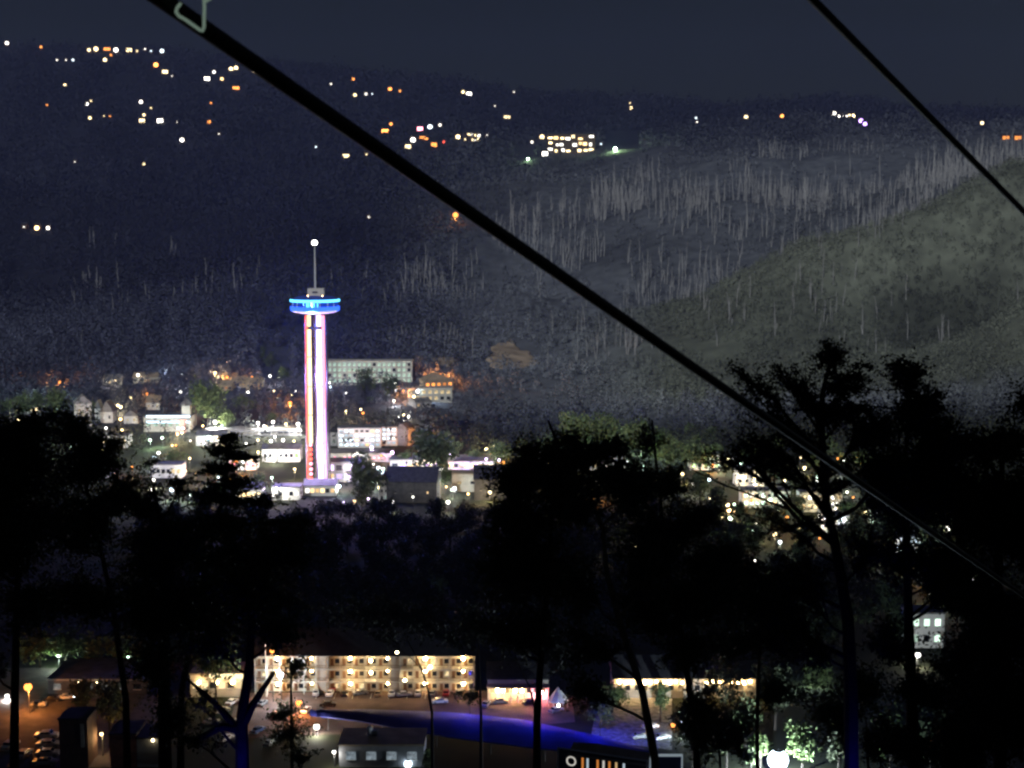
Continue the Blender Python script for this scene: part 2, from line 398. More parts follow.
def street_lamp(px, py, c, L, r, label, h=7.0, group='street lamps of the town', d=None, name='street_lamp', sub=1):
    p = P(px, py, d) if d else hit(px, py, h)
    if d: h = p.z - float(H(p.x, p.y))
    o = thing(name, (p.x, p.y, p.z - h), label, 'street lamp', group)
    MB().tube([(0, .6, -.5), (0, .6, h * .5), (0, .6, h + .5), (0, .45, h + .9), (0, 0, h + r + .25)], [.14, .11, .08, .07, .06], 6).build('pole', M_pole, o)
    MB().lathe([(.08, .22), (r * .5, .04), (r * .5, -.02)], 8, (0, 0, h + r * .95)).build('lamp_head', M_pole, o)
    col = c in ('orange', 'red', 'violet', 'pink')
    b = globe(o, (0, 0, h), c, 3.6 if col else 8.0, r * RB * (1.15 if col else 1.05), 2, 'globe'); b.data.materials[0].cycles.emission_sampling = 'NONE'
    ld = bpy.data.lights.new('lamp_light', 'POINT'); ld.energy = 4 * math.pi ** 2 * (r * RB) ** 2 * L * LB * (5.5 if p.y > 650 else 1.8 if p.y > 450 else 1.5); ld.color = LC[c]; ld.shadow_soft_size = 0
    lo = bpy.data.objects.new('lamp_light', ld); COL.objects.link(lo); lo.parent = o; lo.location = (0, -.2, h - r * RB * 1.5 - .15)
    CLEAR.append((px - 4, px + 4, py - 4, py + 5, p.y))
    return o

# --- the observation tower
TD = 700.0
tb = P(316.5, 400, TD); TX = tb.x
def tz(py): return CAMZ + ratio(py) * TD
tw = thing('observation_tower', (TX, TD, 0), 'tall observation tower with glowing white columns, red edges and round blue deck', 'tower')
MB().tube([(0, 1.5, -1), (0, 1.5, 88)], 1.2, 12).build('core_shaft', M_pole, tw)
zt = tz(314)
segs = [(2, 11.5), (12, 22), (22.5, 36.5), (37, 51), (51.5, 66), (66.5, 80), (81.5, 87.3)]
for x, c, L, r in ((-3.05, 'yellow', 2.6, .95), (1.8, 'lilac', 3.2, 1.3)):
    for a, b in segs:
        cc = c
        if x < 0 and b < 23:
            for zz in np.arange(a, b, 2.4): globe(tw, (x - .2, -1.0, zz), 'red' if int(zz) % 3 else 'pink', 5.0, .95, 1, 'bulb')
            continue
        MB().tube([(x, -.8, a), (x, -.8, b)], r, 12).build('light_panel', glow(cc, L if a < 80 else L * .7), tw)
for x, c, L in ((-4.65, 'red', 3.6), (3.9, 'pink', 2.6)):
    MB().tube([(x, -.2, 4), (x, -.2, 87)], .7, 8).build('edge_light', glow(c, L), tw)
for z, c, P_ in ((18, 'lilac', 90000), (55, 'violet', 130000), (90, 'blue', 260000)):
    ld = bpy.data.lights.new('column_light', 'POINT'); ld.energy = P_; ld.color = LC[c]; ld.shadow_soft_size = 0
    lo = bpy.data.objects.new('column_light', ld); COL.objects.link(lo); lo.parent = tw; lo.location = (0, -7 if z < 80 else -13.5, z)
MB().tube([(-.55, -1.6, 4), (-.55, -1.6, 86)], .16, 6).build('seam_light', glow('pink', .3), tw)
MB().tube([(4.25, -1.0, 2), (4.25, -1.0, 40)], .3, 6).build('seam_light', glow('violet', 4), tw)
for s in (-1, 1):
    for yy in (-1.4, 4.6):
        lg = MB(); lg.tube([(s * 5.6, yy * 1.2 + 1, -1), (s * 5.4, yy + .6, 40), (s * 5.2, yy + .6, 88)], [.4, .32, .28], 6); lg.build('leg', M_pole, tw)
br = MB()
for k in range(14):
    z0 = 4 + k * 6; br.tube([(-5.2, 4.6, z0), (5.2, 4.6, z0 + 6)], .12, 4); br.tube([(5.2, 4.6, z0), (-5.2, 4.6, z0 + 6)], .12, 4)
    for s in (-1, 1): br.tube([(s * 5.3, -1.4, z0), (s * 5.2, 4.6, z0 + 6)], .12, 4)
br.build('bracing', M_pole, tw)
z0, z1 = tz(312), tz(297.5)
MB().lathe([(6.0, z0 - .8), (10.6, z0), (12.0, z0 + .8)], 40).build('deck_floor', M_steelw, tw)
MB().lathe([(12.0, z0 + .81), (12.25, z0 + 1.2), (12.25, z0 + 2.9), (12.1, z0 + 3.0)], 40).build('deck_parapet', glow('blue', 2.6), tw)
MB().lathe([(11.6, z0 + 3.02), (11.6, z0 + 5.3)], 40).build('window_band', glow('blue', .5), tw)
MB().lathe([(12.3, z0 + 5.32), (12.4, z0 + 5.6), (12.4, z0 + 6.3), (12.1, z0 + 6.5)], 40).build('rim_light', glow('cyan', 3.6), tw)
MB().lathe([(12.0, z0 + 6.51), (9, z0 + 7.7), (4, z0 + 8.3)], 40).build('deck_roof', mat('blue_roof', (.05, .09, .45), .6, .1, .3), tw)
for a in range(7):
    th = R(-150 + a * 20); q = MB().box((11.75 * math.cos(th), 11.75 * math.sin(th), z0 + 4.15), (.35, .35, 2.2), th)
    q.build('mullion', M_steelw, tw)
for xx, ww in ((-1.9, 1.8), (1.0, 1.2), (2.9, .7)):
    MB().box((xx, -11.72, z0 + 4.1), (ww, .12, 2.1)).build('lit_window', glow('cyan', 2.5), tw)
hb = MB().box((.9, 0, z0 + 10.1), (8.2, 6, 3.6)).build('machine_room', M_trim, tw)
MB().box((.5, -3.06, z0 + 10.0), (2.6, .1, .9)).build('sign_panel', M_pole, hb)
for s in (-1, 1): globe(tw, (s * 3.6 + .9, -5.6, z0 + 8.35), 'warm', 14, .3, 1, 'roof_lamp')
zm = tz(244)
MB().tube([(.3, 0, z0 + 8), (.3, 0, zm - 9), (.3, 0, zm)], [.55, .38, .22], 8).build('mast', M_steelw, tw)
globe(tw, (.3, 0, zm + .6), 'white', 16, 1.35, 2, 'beacon')
mc = MB().lathe([(.3, -1.1), (1.3, -.5), (1.3, -.42)], 10, (.3, 0, zm + .1)).build('beacon_tray', M_steel, tw)

# --- pale hotel on the slope behind the tower
b = building('hotel', 'long pale hotel lit greenish white on the slope behind the tower', 'hotel', 327, 412, 384, 16, 14, M_pale, 'flat', M_trim, 4, 17, room('mint', .75), 2.0, 2.2, .85)
b = building('annex', 'low pale annex stepping down beside the long greenish hotel', 'annex', 408, 452, 402, 9, 10, M_pale, 'flat', M_trim, 2, 7, room('yellow', .8), 2.4, 2.2, .8)
# --- amber lodge
b = building('lodge', 'hillside lodge washed in amber light under two tan clearings', 'lodge', 424, 454, 394, 9, 14, M_roof_t, 'y', M_roof_t, 2, 5, glow('orange', 2.4), 2.2, 1.9, .8, 5, rz=R(18))
b = building('ramp_building', 'low grey slab roofed building stepping down below the amber lodge', 'building', 415, 432, 408, 4, 14, M_grey, 'x', M_roof_g, 1, 3, room('warm', .6), 1.5, 1.3, .5, 2, rz=R(25))
street_lamp(440, 375, 'orange', 220, 1.0, 'orange lamp blazing over the roofs of the amber lodge', 9)
street_lamp(418, 391, 'cool', 70, 1.0, 'bright bluish lamp beside the amber lodge', 7)
street_lamp(448, 385, 'orange', 160, .8, 'small amber lamp lower on the lodge driveway', 6)
# --- bare earth clearings
def clearing(label, x0, x1, y0, y1, hgt):
    c = hit((x0 + x1) / 2, (y0 + y1) / 2); wd = (x1 - x0) / FOC * c.y
    N = 18; mb = MB(); dep = 45
    a = hit((x0 + x1) / 2, y1); bb = hit((x0 + x1) / 2, y0)
    pts = []; f = []
    for i in range(N + 1):
        for k in range(N + 1):
            u = -1 + 2 * i / N; v = -1 + 2 * k / N; rr = min(1, (u * u + v * v))
            # square to disc
            xx = u * math.sqrt(1 - v * v / 2); yy = v * math.sqrt(1 - u * u / 2)
            ang = math.atan2(yy, xx); wob = 1 + .16 * math.sin(3 * ang + x0) + .10 * math.sin(7 * ang + 1.3 * x0) + .06 * math.sin(13 * ang)
            X = c.x + xx * wd / 2 * wob; Y = (a.y + bb.y) / 2 + yy * wob * max(bb.y - a.y, 16) / 2
            r2 = xx * xx + yy * yy
            pts.append((X, Y, float(H(X, Y)) - .6 + hgt * max(0, 1 - r2) ** .6 + (1.2 if r2 < .98 else -1.5) + .9 * (vnoise(np.array([X * .3]), np.array([Y * .3]), 5)[0] + .6 * vnoise(np.array([X * .9]), np.array([Y * .9]), 6)[0])))
    for i in range(N):
        for k in range(N): f.append((i * (N + 1) + k, (i + 1) * (N + 1) + k, (i + 1) * (N + 1) + k + 1, i * (N + 1) + k + 1))
    mb.add(pts, f); o = mb.build('clearing', M_earth, smooth=True); tag(o, label, 'clearing', 'bare earth clearings on the slope', kind='structure')
    CLEAR.append((x0 + 2, x1 - 2, y0 + 1, y1 - 7 if x1 - x0 > 30 else y1 + 2, bb.y + 30))
    return o
clearing('rounded bare earth clearing alone in the dark woods', 486, 535, 343, 370, 2.2)
clearing('narrow tan clearing above the amber lodge nearest the hotel', 414, 428, 355, 363, 2)
clearing('tan clearing on the woods side above the amber lodge', 433, 458, 357, 366, 2)
# --- white lit hotel
b = building('motor_inn', 'white four storey inn with rows of glaring balconies behind the tower', 'hotel', 338, 381, 448, 11.5, 12, M_white, 'flat', M_roof_g, 4, 8, glow('cool', 2.6), 1.9, 1.3, .92)
b = building('motor_inn', 'short white wing of the glaring inn, beside a grey gable', 'hotel', 381, 397, 446, 11, 12, M_white, 'flat', M_roof_g, 4, 3, glow('cool', 2.4), 1.7, 1.3, .9)
b = building('gabled_house', 'grey gabled house end standing against the white inn', 'house', 395, 409, 446, 10, 10, M_grey, 'y', M_roof_g, 1, 1, room('white', .2), 1, 1, .5, 3, rz=R(-20))
b = building('garage', 'low dim block filling the gap between tower and white inn', 'building', 318, 338, 446, 8, 12, M_grey, 'flat', M_roof_d, 2, 3, room('mint', .4), 2, 1.2, .5)
# --- shops of the strip in front
b = building('arcade', 'lilac lit arcade wall at the foot of the tower', 'arcade', 326, 361, 482, 10, 14, M_white, 'flat', M_trim, 2, 4, glow('lilac', 1.8), 3.0, 2.8, .9)
b = building('arcade', 'long low arcade roof edged in small pink lights', 'arcade', 322, 392, 462, 4.5, 16, M_grey, 'flat', M_roof_g, 1, 14, glow('pink', 3.0), 1.4, 1.1, .6)
b = building('arcade', 'purple lit flat roofed shop beyond the dark gabled house', 'shop', 390, 440, 470, 5.5, 12, M_white, 'flat', M_roof_g, 1, 6, glow('violet', 3.0), 3.0, 1.2, .9)
b = building('shop', 'tan flat roofed shop with purple and cream lit front', 'shop', 448, 494, 470, 4.5, 22, M_white, 'flat', M_roof_t, 1, 9, glow('yellow', 3.0), 2.0, 2.0, .9)
b = building('shop', 'plain beige walled shop below the cream lit shopfront', 'shop', 452, 480, 492, 9, 10, M_stucco, 'flat', M_roof_t, 1, 2, room('yellow', .5), 2.0, 1.4, .5)
for x, c in ((462, 'violet'), (470, 'violet'), (476, 'violet')):
    street_lamp(x, 464, c, 25, .55, {462: 'violet lamp at the edge of the tan roofed shop', 470: 'violet lamp midway along the tan roofed shop', 476: 'violet lamp nearest the dark trees by the tan roofed shop'}[x], 5)
dh = building('dark_house', 'dark roofed house with one pale gable wall near the tower', 'house', 386, 437, 503, 10, 12, M_dark, 'x', M_roof_d, 1, 3, glow('warm', 1.5), .7, .9, .5, 6.5, rz=R(-6))
wd = dh['w']
MB().add([(-wd / 2 - .05, 0, 0), (-wd / 2 - .05, 12, 0), (-wd / 2 - .05, 12, 10), (-wd / 2 - .05, 6, 15.5), (-wd / 2 - .05, 0, 10)], [(0, 1, 2, 3, 4)]).build('gable_wall', M_white, dh)
pw = building('annex', 'narrow pale wall wing at the gable end of the dark house', 'house', 379, 389, 502, 10.5, 10, M_white, 'y', M_roof_d, 3, 2, room('mint', .5), 1.0, 1.4, .6, 3)
b = building('dark_house', 'dark steep roofed house half hidden by black trees', 'house', 474, 512, 500, 10, 12, M_dark, 'x', M_roof_d, 1, 3, room('warm', .3), .8, .9, .2, 6)
# --- left town
b = building('theater', 'building with two bands of glaring blue white roof lights', 'building', 144, 190, 432, 9, 18, M_pale, 'flat', M_roof_g, 1, 6, room('mint', .7), 2.6, 2.4, .8)
for zz, L in ((9.6, 2.8), (6.2, 2.2)):
    MB().box((1, -.7 if zz < 9 else -.3, zz), (b['w'] * .95, .6, 1.2)).build('light_band', glow('cool', L), b)
cu = MB().box((b['w'] * .40, 5, 13), (5, 5, 6)).build('cupola', M_pale, b)
MB().lathe([(4.4, 0), (.1, 4.2)], 4, (b['w'] * .40, 5, 16)).build('cupola_roof', M_roof_g, b)
MB().box((b['w'] * .36, -1.2, 4), (3.6, 2, 8)).build('entrance_pier', mat('pink_wall', (.6, .36, .30), .9, .1, .5), b)
b = building('gabled_house', 'tall pale gabled house above the leftmost treetops', 'house', 76, 92, 428, 15, 12, M_pale, 'y', M_roof_g, 2, 2, room('warm', .3), 1.2, 1.3, .3, 5, rz=R(20))
b = building('chapel', 'small white chapel with a pointed roof among the houses', 'chapel', 101, 113, 423, 7, 10, M_white, 'y', M_roof_g, 1, 2, room('white', .8), 1.2, 2.0, .6, 6.5)
b = building('chapel_hall', 'narrow white steepled hall beside the chapel', 'hall', 95, 101, 421, 8, 6, M_white, 'y', M_roof_g, 1, 1, room('white', .6), 1.0, 1.8, .8, 5)
b = building('cottage', 'pale gabled cottage between the chapel and blue lit building', 'cottage', 124, 138, 424, 5, 8, M_white, 'y', M_roof_g, 1, 2, room('yellow', .7), 1.2, 1.2, .8, 3.5)
b = building('cottage', 'pale cottage with slanted roof just behind the blue lit building', 'cottage', 146, 160, 410, 5, 8, M_white, 'x', M_roof_t, 1, 3, room('yellow', .5), 1.1, 1.0, .6, 4)
for (x0, x1, yb, h, lab, c, L) in ((217, 232, 391, 4, 'low orange lit house at the near end of the hillside row', 'orange', .5), (232, 246, 388, 5, 'orange lit house in the middle of the hillside row', 'warm', .6),
                           (246, 262, 390, 5.5, 'red roofed house at the tower end of the hillside row', 'orange', .55), (222, 236, 383, 4, 'small tan roofed house raised behind the orange row', 'yellow', .5)):
    building('row_house', lab, 'house', x0, x1, yb, h, 8, M_roof_t, 'x', M_roof_t, 1, 4, room(c, L), 1.3, 1.3, .6, 3, group='houses in the orange lit row')
b = building('bungalow', 'bungalow lit by one white lamp far behind the town', 'bungalow', 133, 158, 384, 5, 10, M_stucco, 'x', M_roof_t, 1, 5, room('yellow', .3), 1.3, 1.2, .6, 3)
b = building('bungalow', 'dim bungalow with one yellow window near the white lamp', 'bungalow', 103, 122, 386, 5, 10, M_grey, 'x', M_roof_g, 1, 4, room('yellow', 1.2), 1.4, 1.3, .5, 3)
b = building('parking_deck', 'flat grey parking deck with a row of white lamps', 'parking deck', 205, 302, 436, 3.6, 20, M_grey, 'flat', M_roof_g, 1, 16, room('white', .35), 3.0, 1.2, .7)
LAMPS = [
 (59, 382, 'orange', 70, 1.1, 'red orange lamp glowing beside the tall pale gabled house', 8), (138, 375, 'white', 60, .95, 'white lamp over the tan roofed bungalow', 7),
 (115, 381, 'yellow', 25, .7, 'yellowish lamp by the dim bungalow', 5), (107, 381, 'white', 12, .6, 'small pale lamp just before the dim bungalow', 5),
 (147, 394, 'orange', 40, .8, 'small orange lamp below the lamp lit bungalow', 6), (166, 370, 'cool', 14, .6, 'tiny bluish lamp high between bungalow and tower', 6),
 (182, 374, 'cool', 16, .6, 'tiny white lamp above the broad green tree', 6), (159, 401, 'yellow', 12, .6, 'dim yellow lamp behind the blue lit building', 5),
 (215, 373, 'warm', 60, .95, 'warm lamp at the upper end of the orange house row', 8), (270, 376, 'white', 45, .8, 'white lamp among lime green trees by the tower', 7),
 (227, 377, 'orange', 40, .7, 'orange lamp over the middle of the house row', 6), (252, 377, 'orange', 35, .7, 'orange lamp over the red roofed row house', 6),
 (290, 403, 'orange', 90, 1.05, 'strong orange lamp close beside the tower column', 8), (296, 391, 'white', 22, .6, 'small white lamp near the upper tower column', 6), (292, 395, 'yellow', 18, .55, 'small yellow lamp between white and orange tower lamps', 6),
 (215, 422, 'white', 80, 1.0, 'brilliant white lamp at the outer end of the parking deck', 8), (258, 423, 'white', 55, .85, 'first white lamp of the tight row on the deck', 8), (264, 426, 'white', 30, .6, 'smaller white lamp second in the deck row', 7),
 (273, 422, 'white', 55, .85, 'big white lamp in the middle of the deck row', 8), (286, 424, 'yellow', 35, .7, 'yellow white lamp fourth in the deck row', 7), (298, 424, 'white', 65, .95, 'bluish white lamp of the deck nearest the tower', 8),
 (246, 444, 'white', 50, .8, 'white lamp below the deck above the dark branches', 7), (271, 441, 'white', 50, .8, 'white lamp over the green lit shopfront', 7), (283, 440, 'white', 45, .75, 'white lamp just above its twin beside the tower', 7),
 (284, 447, 'white', 40, .7, 'white lamp just below its twin beside the tower', 6), (236, 462, 'orange', 90, 1.0, 'orange lamp alone in the dark treetops', 7), (294, 441, 'yellow', 30, .6, 'yellow lamp close by the red edge of the tower', 6),
 (258, 440, 'yellow', 25, .6, 'small yellow lamp between two white lamps below the deck', 6), (71, 446, 'mint', 45, .8, 'greenish white lamp in a gap of the leftmost crown', 7), (97, 462, 'mint', 45, .8, 'greenish lamp low in the leftmost dark crown', 7),
 (177, 434, 'warm', 45, .8, 'warm lamp before the pier of the blue lit building', 6), (165, 466, 'yellow', 40, .8, 'yellow lamp low among branches under the blue lit building', 6), (150, 440, 'mint', 35, .7, 'greenish lamp before the pale wall of the blue lit building', 6),
 (106, 428, 'white', 30, .6, 'small white lamp in front of the chapel', 5), (122, 430, 'yellow', 30, .6, 'small yellow lamp in front of the pale cottage', 5),
 (346, 411, 'yellow', 22, .6, 'pale lamp on the dark slope over the white inn', 6), (363, 413, 'orange', 30, .7, 'orange lamp on the dark slope over the white inn', 6), (346, 393, 'white', 25, .6, 'white lamp below the middle of the long hotel', 6),
 (330, 387, 'cool', 45, .8, 'white lamp under the tower end of the long hotel', 6), (322, 389, 'cool', 22, .6, 'small cool lamp right against the tower column', 6), (427, 436, 'orange', 80, .9, 'orange lamp shining through the round dark tree', 8),
 (400, 481, 'cool', 45, .75, 'white lamp on the front of the dark roofed house', 4), (435, 479, 'warm', 55, .75, 'warm lamp at the corner of the dark roofed house', 4), (441, 469, 'white', 45, .7, 'white lamp above the lit green bush by the dark house', 6),
 (331, 482, 'warm', 60, .9, 'warm lamp at the foot of the lilac arcade', 5), (245, 490, 'yellow', 40, .8, 'yellow lamp at ground level behind the dark pine', 4), (280, 489, 'mint', 30, .7, 'pale lamp low behind the branches by the tower', 4),
 (320, 455, 'white', 30, .5, 'white lamp at the pink edged arcade roof', 5), (572, 466, 'yellow', 35, .6, 'yellow lamp seen through the middle black crown', 5), (596, 491, 'orange', 45, .6, 'orange lamp inside the middle black crown', 5),
 (608, 480, 'warm', 45, .6, 'warm lamp topmost inside the middle black crown', 5), (635, 547, 'yellow', 45, .6, 'yellow lamp in the dark woods by the pale trunk', 5), (641, 531, 'white', 20, .4, 'tiny white lamp above the yellow one in the woods', 5),
 (699, 559, 'warm', 35, .5, 'tiny orange lamp in the woods beside a dark trunk', 5), (749, 566, 'mint', 45, .7, 'pale lamp of the pair low in the woods', 5), (755, 561, 'white', 30, .5, 'smaller lamp of the pair low in the woods', 5),
 (780, 542, 'cool', 40, .6, 'bluish lamp in the woods behind the branching tree', 5), (820, 538, 'orange', 25, .4, 'tiny orange lamp behind the branching tree trunk', 5), (906, 546, 'cool', 60, .9, 'bluish white lamp past the branching tree', 6), (898, 547, 'cool', 45, .7, 'second bluish lamp beside the branching tree', 6),
 (918, 655, 'white', 60, .7, 'white lamp at the foot of the pale lit wall', 4), (928, 573, 'orange', 45, .6, 'orange lamp among leaves above the pale wall', 6), (936, 590, 'orange', 35, .5, 'smaller orange lamp among leaves above the pale wall', 6),
 (160, 651, 'red', 20, .3, 'tiny red lamp against the black crowns over the street', 5),
]
for x, y, c, L, r, lab, h in LAMPS: street_lamp(x, y, c, L, r, lab, h)
lr = np.random.default_rng(17)
for x, y in ((8, 409), (26, 406), (42, 405), (60, 404)):
    street_lamp(x, y, 'mint', 90, .45, 'greenish lamp lighting the pale shrub trees by the far house', 3.0, 'lamps under the far shrub trees')
for x, y in ((572, 446), (590, 452), (606, 446), (624, 452), (640, 449), (668, 452), (700, 455)):
    street_lamp(x, y, 'mint', 70, .5, 'greenish lamp lighting the pale trees over the middle black crowns', 3.2, 'lamps under the pale lit trees')
for (x0, x1, y0, y1, n, lab) in ((100, 300, 425, 500, 46, 'small town lamp shining through the thin boughs near the tower'), (322, 500, 446, 505, 44, 'small town lamp among the shops between tower and middle trees'),
        (700, 870, 455, 535, 52, 'small town lamp twinkling behind the feathery branching tree'), (500, 720, 452, 485, 14, 'small town lamp showing at the top of the middle black trees'),
        (0, 100, 412, 470, 8, 'small town lamp behind the leftmost black crowns'), (870, 1010, 480, 600, 20, 'small town lamp among the dense black crowns near the thin cable'),
        (40, 420, 378, 428, 24, 'small dim lamp among the houses on the lower slope')):
    for _ in range(n):
        c = lr.choice(['white', 'yellow', 'warm', 'mint', 'white', 'cool', 'orange', 'yellow', 'lilac' if 300 < x0 < 400 else 'white'])
        street_lamp(lr.uniform(x0, x1), lr.uniform(y0, y1), str(c), lr.uniform(18, 50), lr.uniform(.35, .9), lab, lr.uniform(4, 7), lab.replace('small town lamp', 'town lamps').replace('small dim lamp', 'dim lamps'))
# town glimpsed through the branching tree
for i, (x0, x1, yb, h, c, lab) in enumerate(((736, 764, 486, 9, 'yellow', 'cream lit shopfront glimpsed at the top of the branching tree'), (742, 790, 508, 8, 'mint', 'long pale lit shop behind the lower boughs of the branching tree'),
        (800, 842, 512, 9, 'yellow', 'yellow lit shop right behind the branching tree trunk'), (826, 850, 532, 7, 'white', 'small white lit shop beside the branching tree trunk'), (868, 888, 528, 9, 'mint', 'mint lit house past the branching tree trunk'),
        (893, 920, 552, 6, 'cool', 'cool lit garage past the branching tree trunk'), (560, 625, 470, 7, 'yellow', 'dim lit shop row hidden behind the middle black crown'), (690, 720, 470, 8, 'green', 'greenish lit house at the edge of the wooded slope'))):
    building('shop_house', lab, 'shop', x0, x1, yb, h, 10, M_white, 'flat', M_roof_g, 2, max(3, (x1 - x0) // 6), glow(c, 2.6), 1.5, 1.6, .6, group='lit town buildings seen through branches')
    if i < 6: street_lamp((x0 + x1) / 2 + 4, yb - 8, c, 60, .8, 'lamp by the ' + lab, 6)
for i, (x0, x1, yb, h, c, lab) in enumerate(((104, 128, 448, 7, 'yellow', 'lit shop under the chapel, seen through leaves'), (196, 226, 446, 6, 'white', 'pale lit shop left of the deck lamps'), (226, 256, 470, 6, 'pink', 'pink lit shopfront behind the dark pine'),
        (262, 300, 462, 7, 'green', 'green lit shopfront beside the tower foot'), (150, 182, 478, 7, 'yellow', 'yellow lit shop deep under the leafy boughs'), (12, 40, 414, 6, 'yellow', 'yellow lit house behind the far shrubs'),
        (86, 112, 478, 6, 'mint', 'mint lit shop inside the leftmost crown'), (236, 262, 500, 5, 'yellow', 'low yellow lit shop at the foot of the dark pine'), (272, 300, 500, 6, 'white', 'low white lit shop in front of the tower foot'), (304, 336, 496, 5, 'warm', 'warm lit kiosk at the base of the tower'))):
    building('shop_house', lab, 'shop', x0, x1, yb, h, 10, M_white, ('flat', 'x')[i % 2], M_roof_g, 1, max(3, (x1 - x0) // 5), glow(c, 3.0), 1.8, 2.0, .75, group='lit town shops by the tower')

# --- motel at the bottom
mp = G(365, 693); md = mp.y; k = md / FOC
mw = 226 * k; mh = 11.2
mo = thing('motel', mp, 'three storey motel with lamp lit yellow walkways under a dark roof', 'motel')
MB().box((0, 8, mh / 2 - .5), (mw, 13, mh + 1)).build('wall', M_stucco, mo)
MB().gable(-mw / 2, mw / 2, -.4, 15.5, mh + .003, 5.5, 'x', 1.0).build('roof', M_roof_d, mo)
for z in (3.55, 7.2):
    f = MB().box((0, .2, z), (mw, 2.6, .28)).build('walkway', M_trim, mo)
for z in (.3, 3.75, 7.4):
    rl = MB(); rl.box((0, -1.0, z + 1.0), (mw, .08, .09)); rl.box((0, -1.0, z + .25), (mw, .06, .06))
    for i in range(int(mw / .5)): rl.box((-mw / 2 + .25 + i * .5, -1.0, z + .6), (.05, .05, .75))
    if z > 1: rl.build('railing', M_railing, mo)
for i in range(19):
    x = -mw / 2 + .2 + i * (mw - .4) / 18
    MB().box((x, -1.15, mh / 2), (.24, .24, mh)).build('post', M_trim, mo)
for r in range(3):
    for i in range(18):
        x = -mw / 2 + (i + .5) * mw / 18 ; z = r * 3.65 + .15
        if i in (5, 11): continue
        dd_ = MB().box((x - .8, 1.45, z + 1.1), (.95, .1, 2.1)).build('door', M_door, mo)
        lit = random.random() < .28
        wn = MB().box((x + .75, 1.45, z + 1.45), (1.4, .1, 1.3)).build('window', room('yellow', 1.0) if lit else M_glass, mo)
LX = [276, 311, 351, 389.5, 428, 467]
for i, px in enumerate(LX):
    for r in range(3):
        x = (px - 365.5) * k; z = r * 3.65 + 2.9
        globe(mo, (x, -.2 if i != 0 else -.4, z), 'warm', 95 if i != 1 else 50, random.uniform(.40, .58) if i in (0, 2, 4, 5) else .36, 2)
for px, py in ((399, 652), (358, 653), (372, 672), (433, 666), (407, 680), (372, 660)):
    globe(mo, ((px - 365.5) * k, -.3, (693 - py) / FOC * md * 1.05), 'yellow', 70, .42, 2)
# stair towers: pale panels between the walkways
for i in (5, 11):
    x = -mw / 2 + (i + .5) * mw / 18
    MB().box((x, .3, mh / 2), (2.6, 1.6, mh - .1)).build('stair_tower', M_stucco, mo)
# --- yellow lit diner to the left of it
di = building('diner', 'yellow lit diner with a glowing sign band beside the motel', 'diner', 190, 246, 697, 6.5, 10, M_stucco, 'flat', M_roof_t, 1, 6, glow('yellow', 1.4), 1.8, 1.8, .8)
MB().box((2.5, -.35, 6.2), (9.5, .3, 1.3)).build('sign_band', glow('yellow', 2.2), di)
for x in (-5, 0, 4.5): globe(di, (x, -1.2, 4.6), 'warm', 80, .45, 2)
street_lamp(272, 651, 'orange', 60, .5, 'amber lamp near the top of the tall pole by the motel', d=md - 8, sub=2)
street_lamp(280.5, 675, 'cool', 130, .85, 'brilliant white lamp in front of the motel end', d=md - 9, sub=2)
fp = G(269, 692); fp.y -= 4
o = tag(MB().tube([(0, 0, 0), (0, 0, 16), (0, 0, 23)], [.22, .16, .07], 8).build('flagpole', M_trim), 'tall thin pale pole lit amber beside the motel', 'pole'); o.location = fp
# --- restaurant
re = building('restaurant', 'low restaurant with glowing porch columns beyond the motel', 'restaurant', 487, 549, 700, 6, 12, M_stucco, 'x', M_roof_d, 1, 8, glow('warm', 1.2), 1.3, 2.2, .8, 3)
for i, x in enumerate(np.linspace(-8.2, 8.2, 9)):
    MB().tube([(x, -2.4, 0), (x, -2.4, 4.4)], .16, 8).build('column', M_trim, re)
MB().box((0, -1.6, 4.6), (17.5, 2.9, .35)).build('porch_roof', M_roof_t, re)
for px, L, r in ((497, 60, .5), (503, 60, .4), (515, 70, .42), (522, 70, .42), (540, 120, .75)):
    globe(re, ((px - 518) * .277, -1.4, 3.2 if px < 530 else 2.8), 'warm' if px < 530 else 'pink', L * 2, r * 1.15, 2)
tp = G(558, 708)
tt = thing('tent', tp, 'white peaked tent standing beside the restaurant', 'tent')
MB().lathe([(3.0, 2.2), (2.2, 3.2), (1.0, 4.8), (.1, 6.0)], 8).build('canopy', M_white, tt)
for a in range(6): MB().tube([(2.6 * math.cos(a * 1.047), 2.6 * math.sin(a * 1.047), 0), (2.6 * math.cos(a * 1.047), 2.6 * math.sin(a * 1.047), 2.3)], .06, 6).build('post', M_steelw, tt)
globe(tt, (0, -3.4, 1.9), 'white', 40, .3, 2)
# --- right strip
rs = building('lodge_row', 'long dark roofed lodge with a string of amber eave lamps', 'lodge', 612, 757, 698, 5.6, 14, M_stucco, 'x', M_roof_d, 1, 16, room('warm', .35), 1.2, 1.5, .5, 4.5)
for i in range(22):
    if i in (12, 13): continue
    globe(rs, (-rs['w'] / 2 + 1.6 + i * (rs['w'] - 3.2) / 21, -.75, 5.0 - (.3 if i % 3 else 0)), 'warm', 60, .42 if i % 4 else .55, 1)
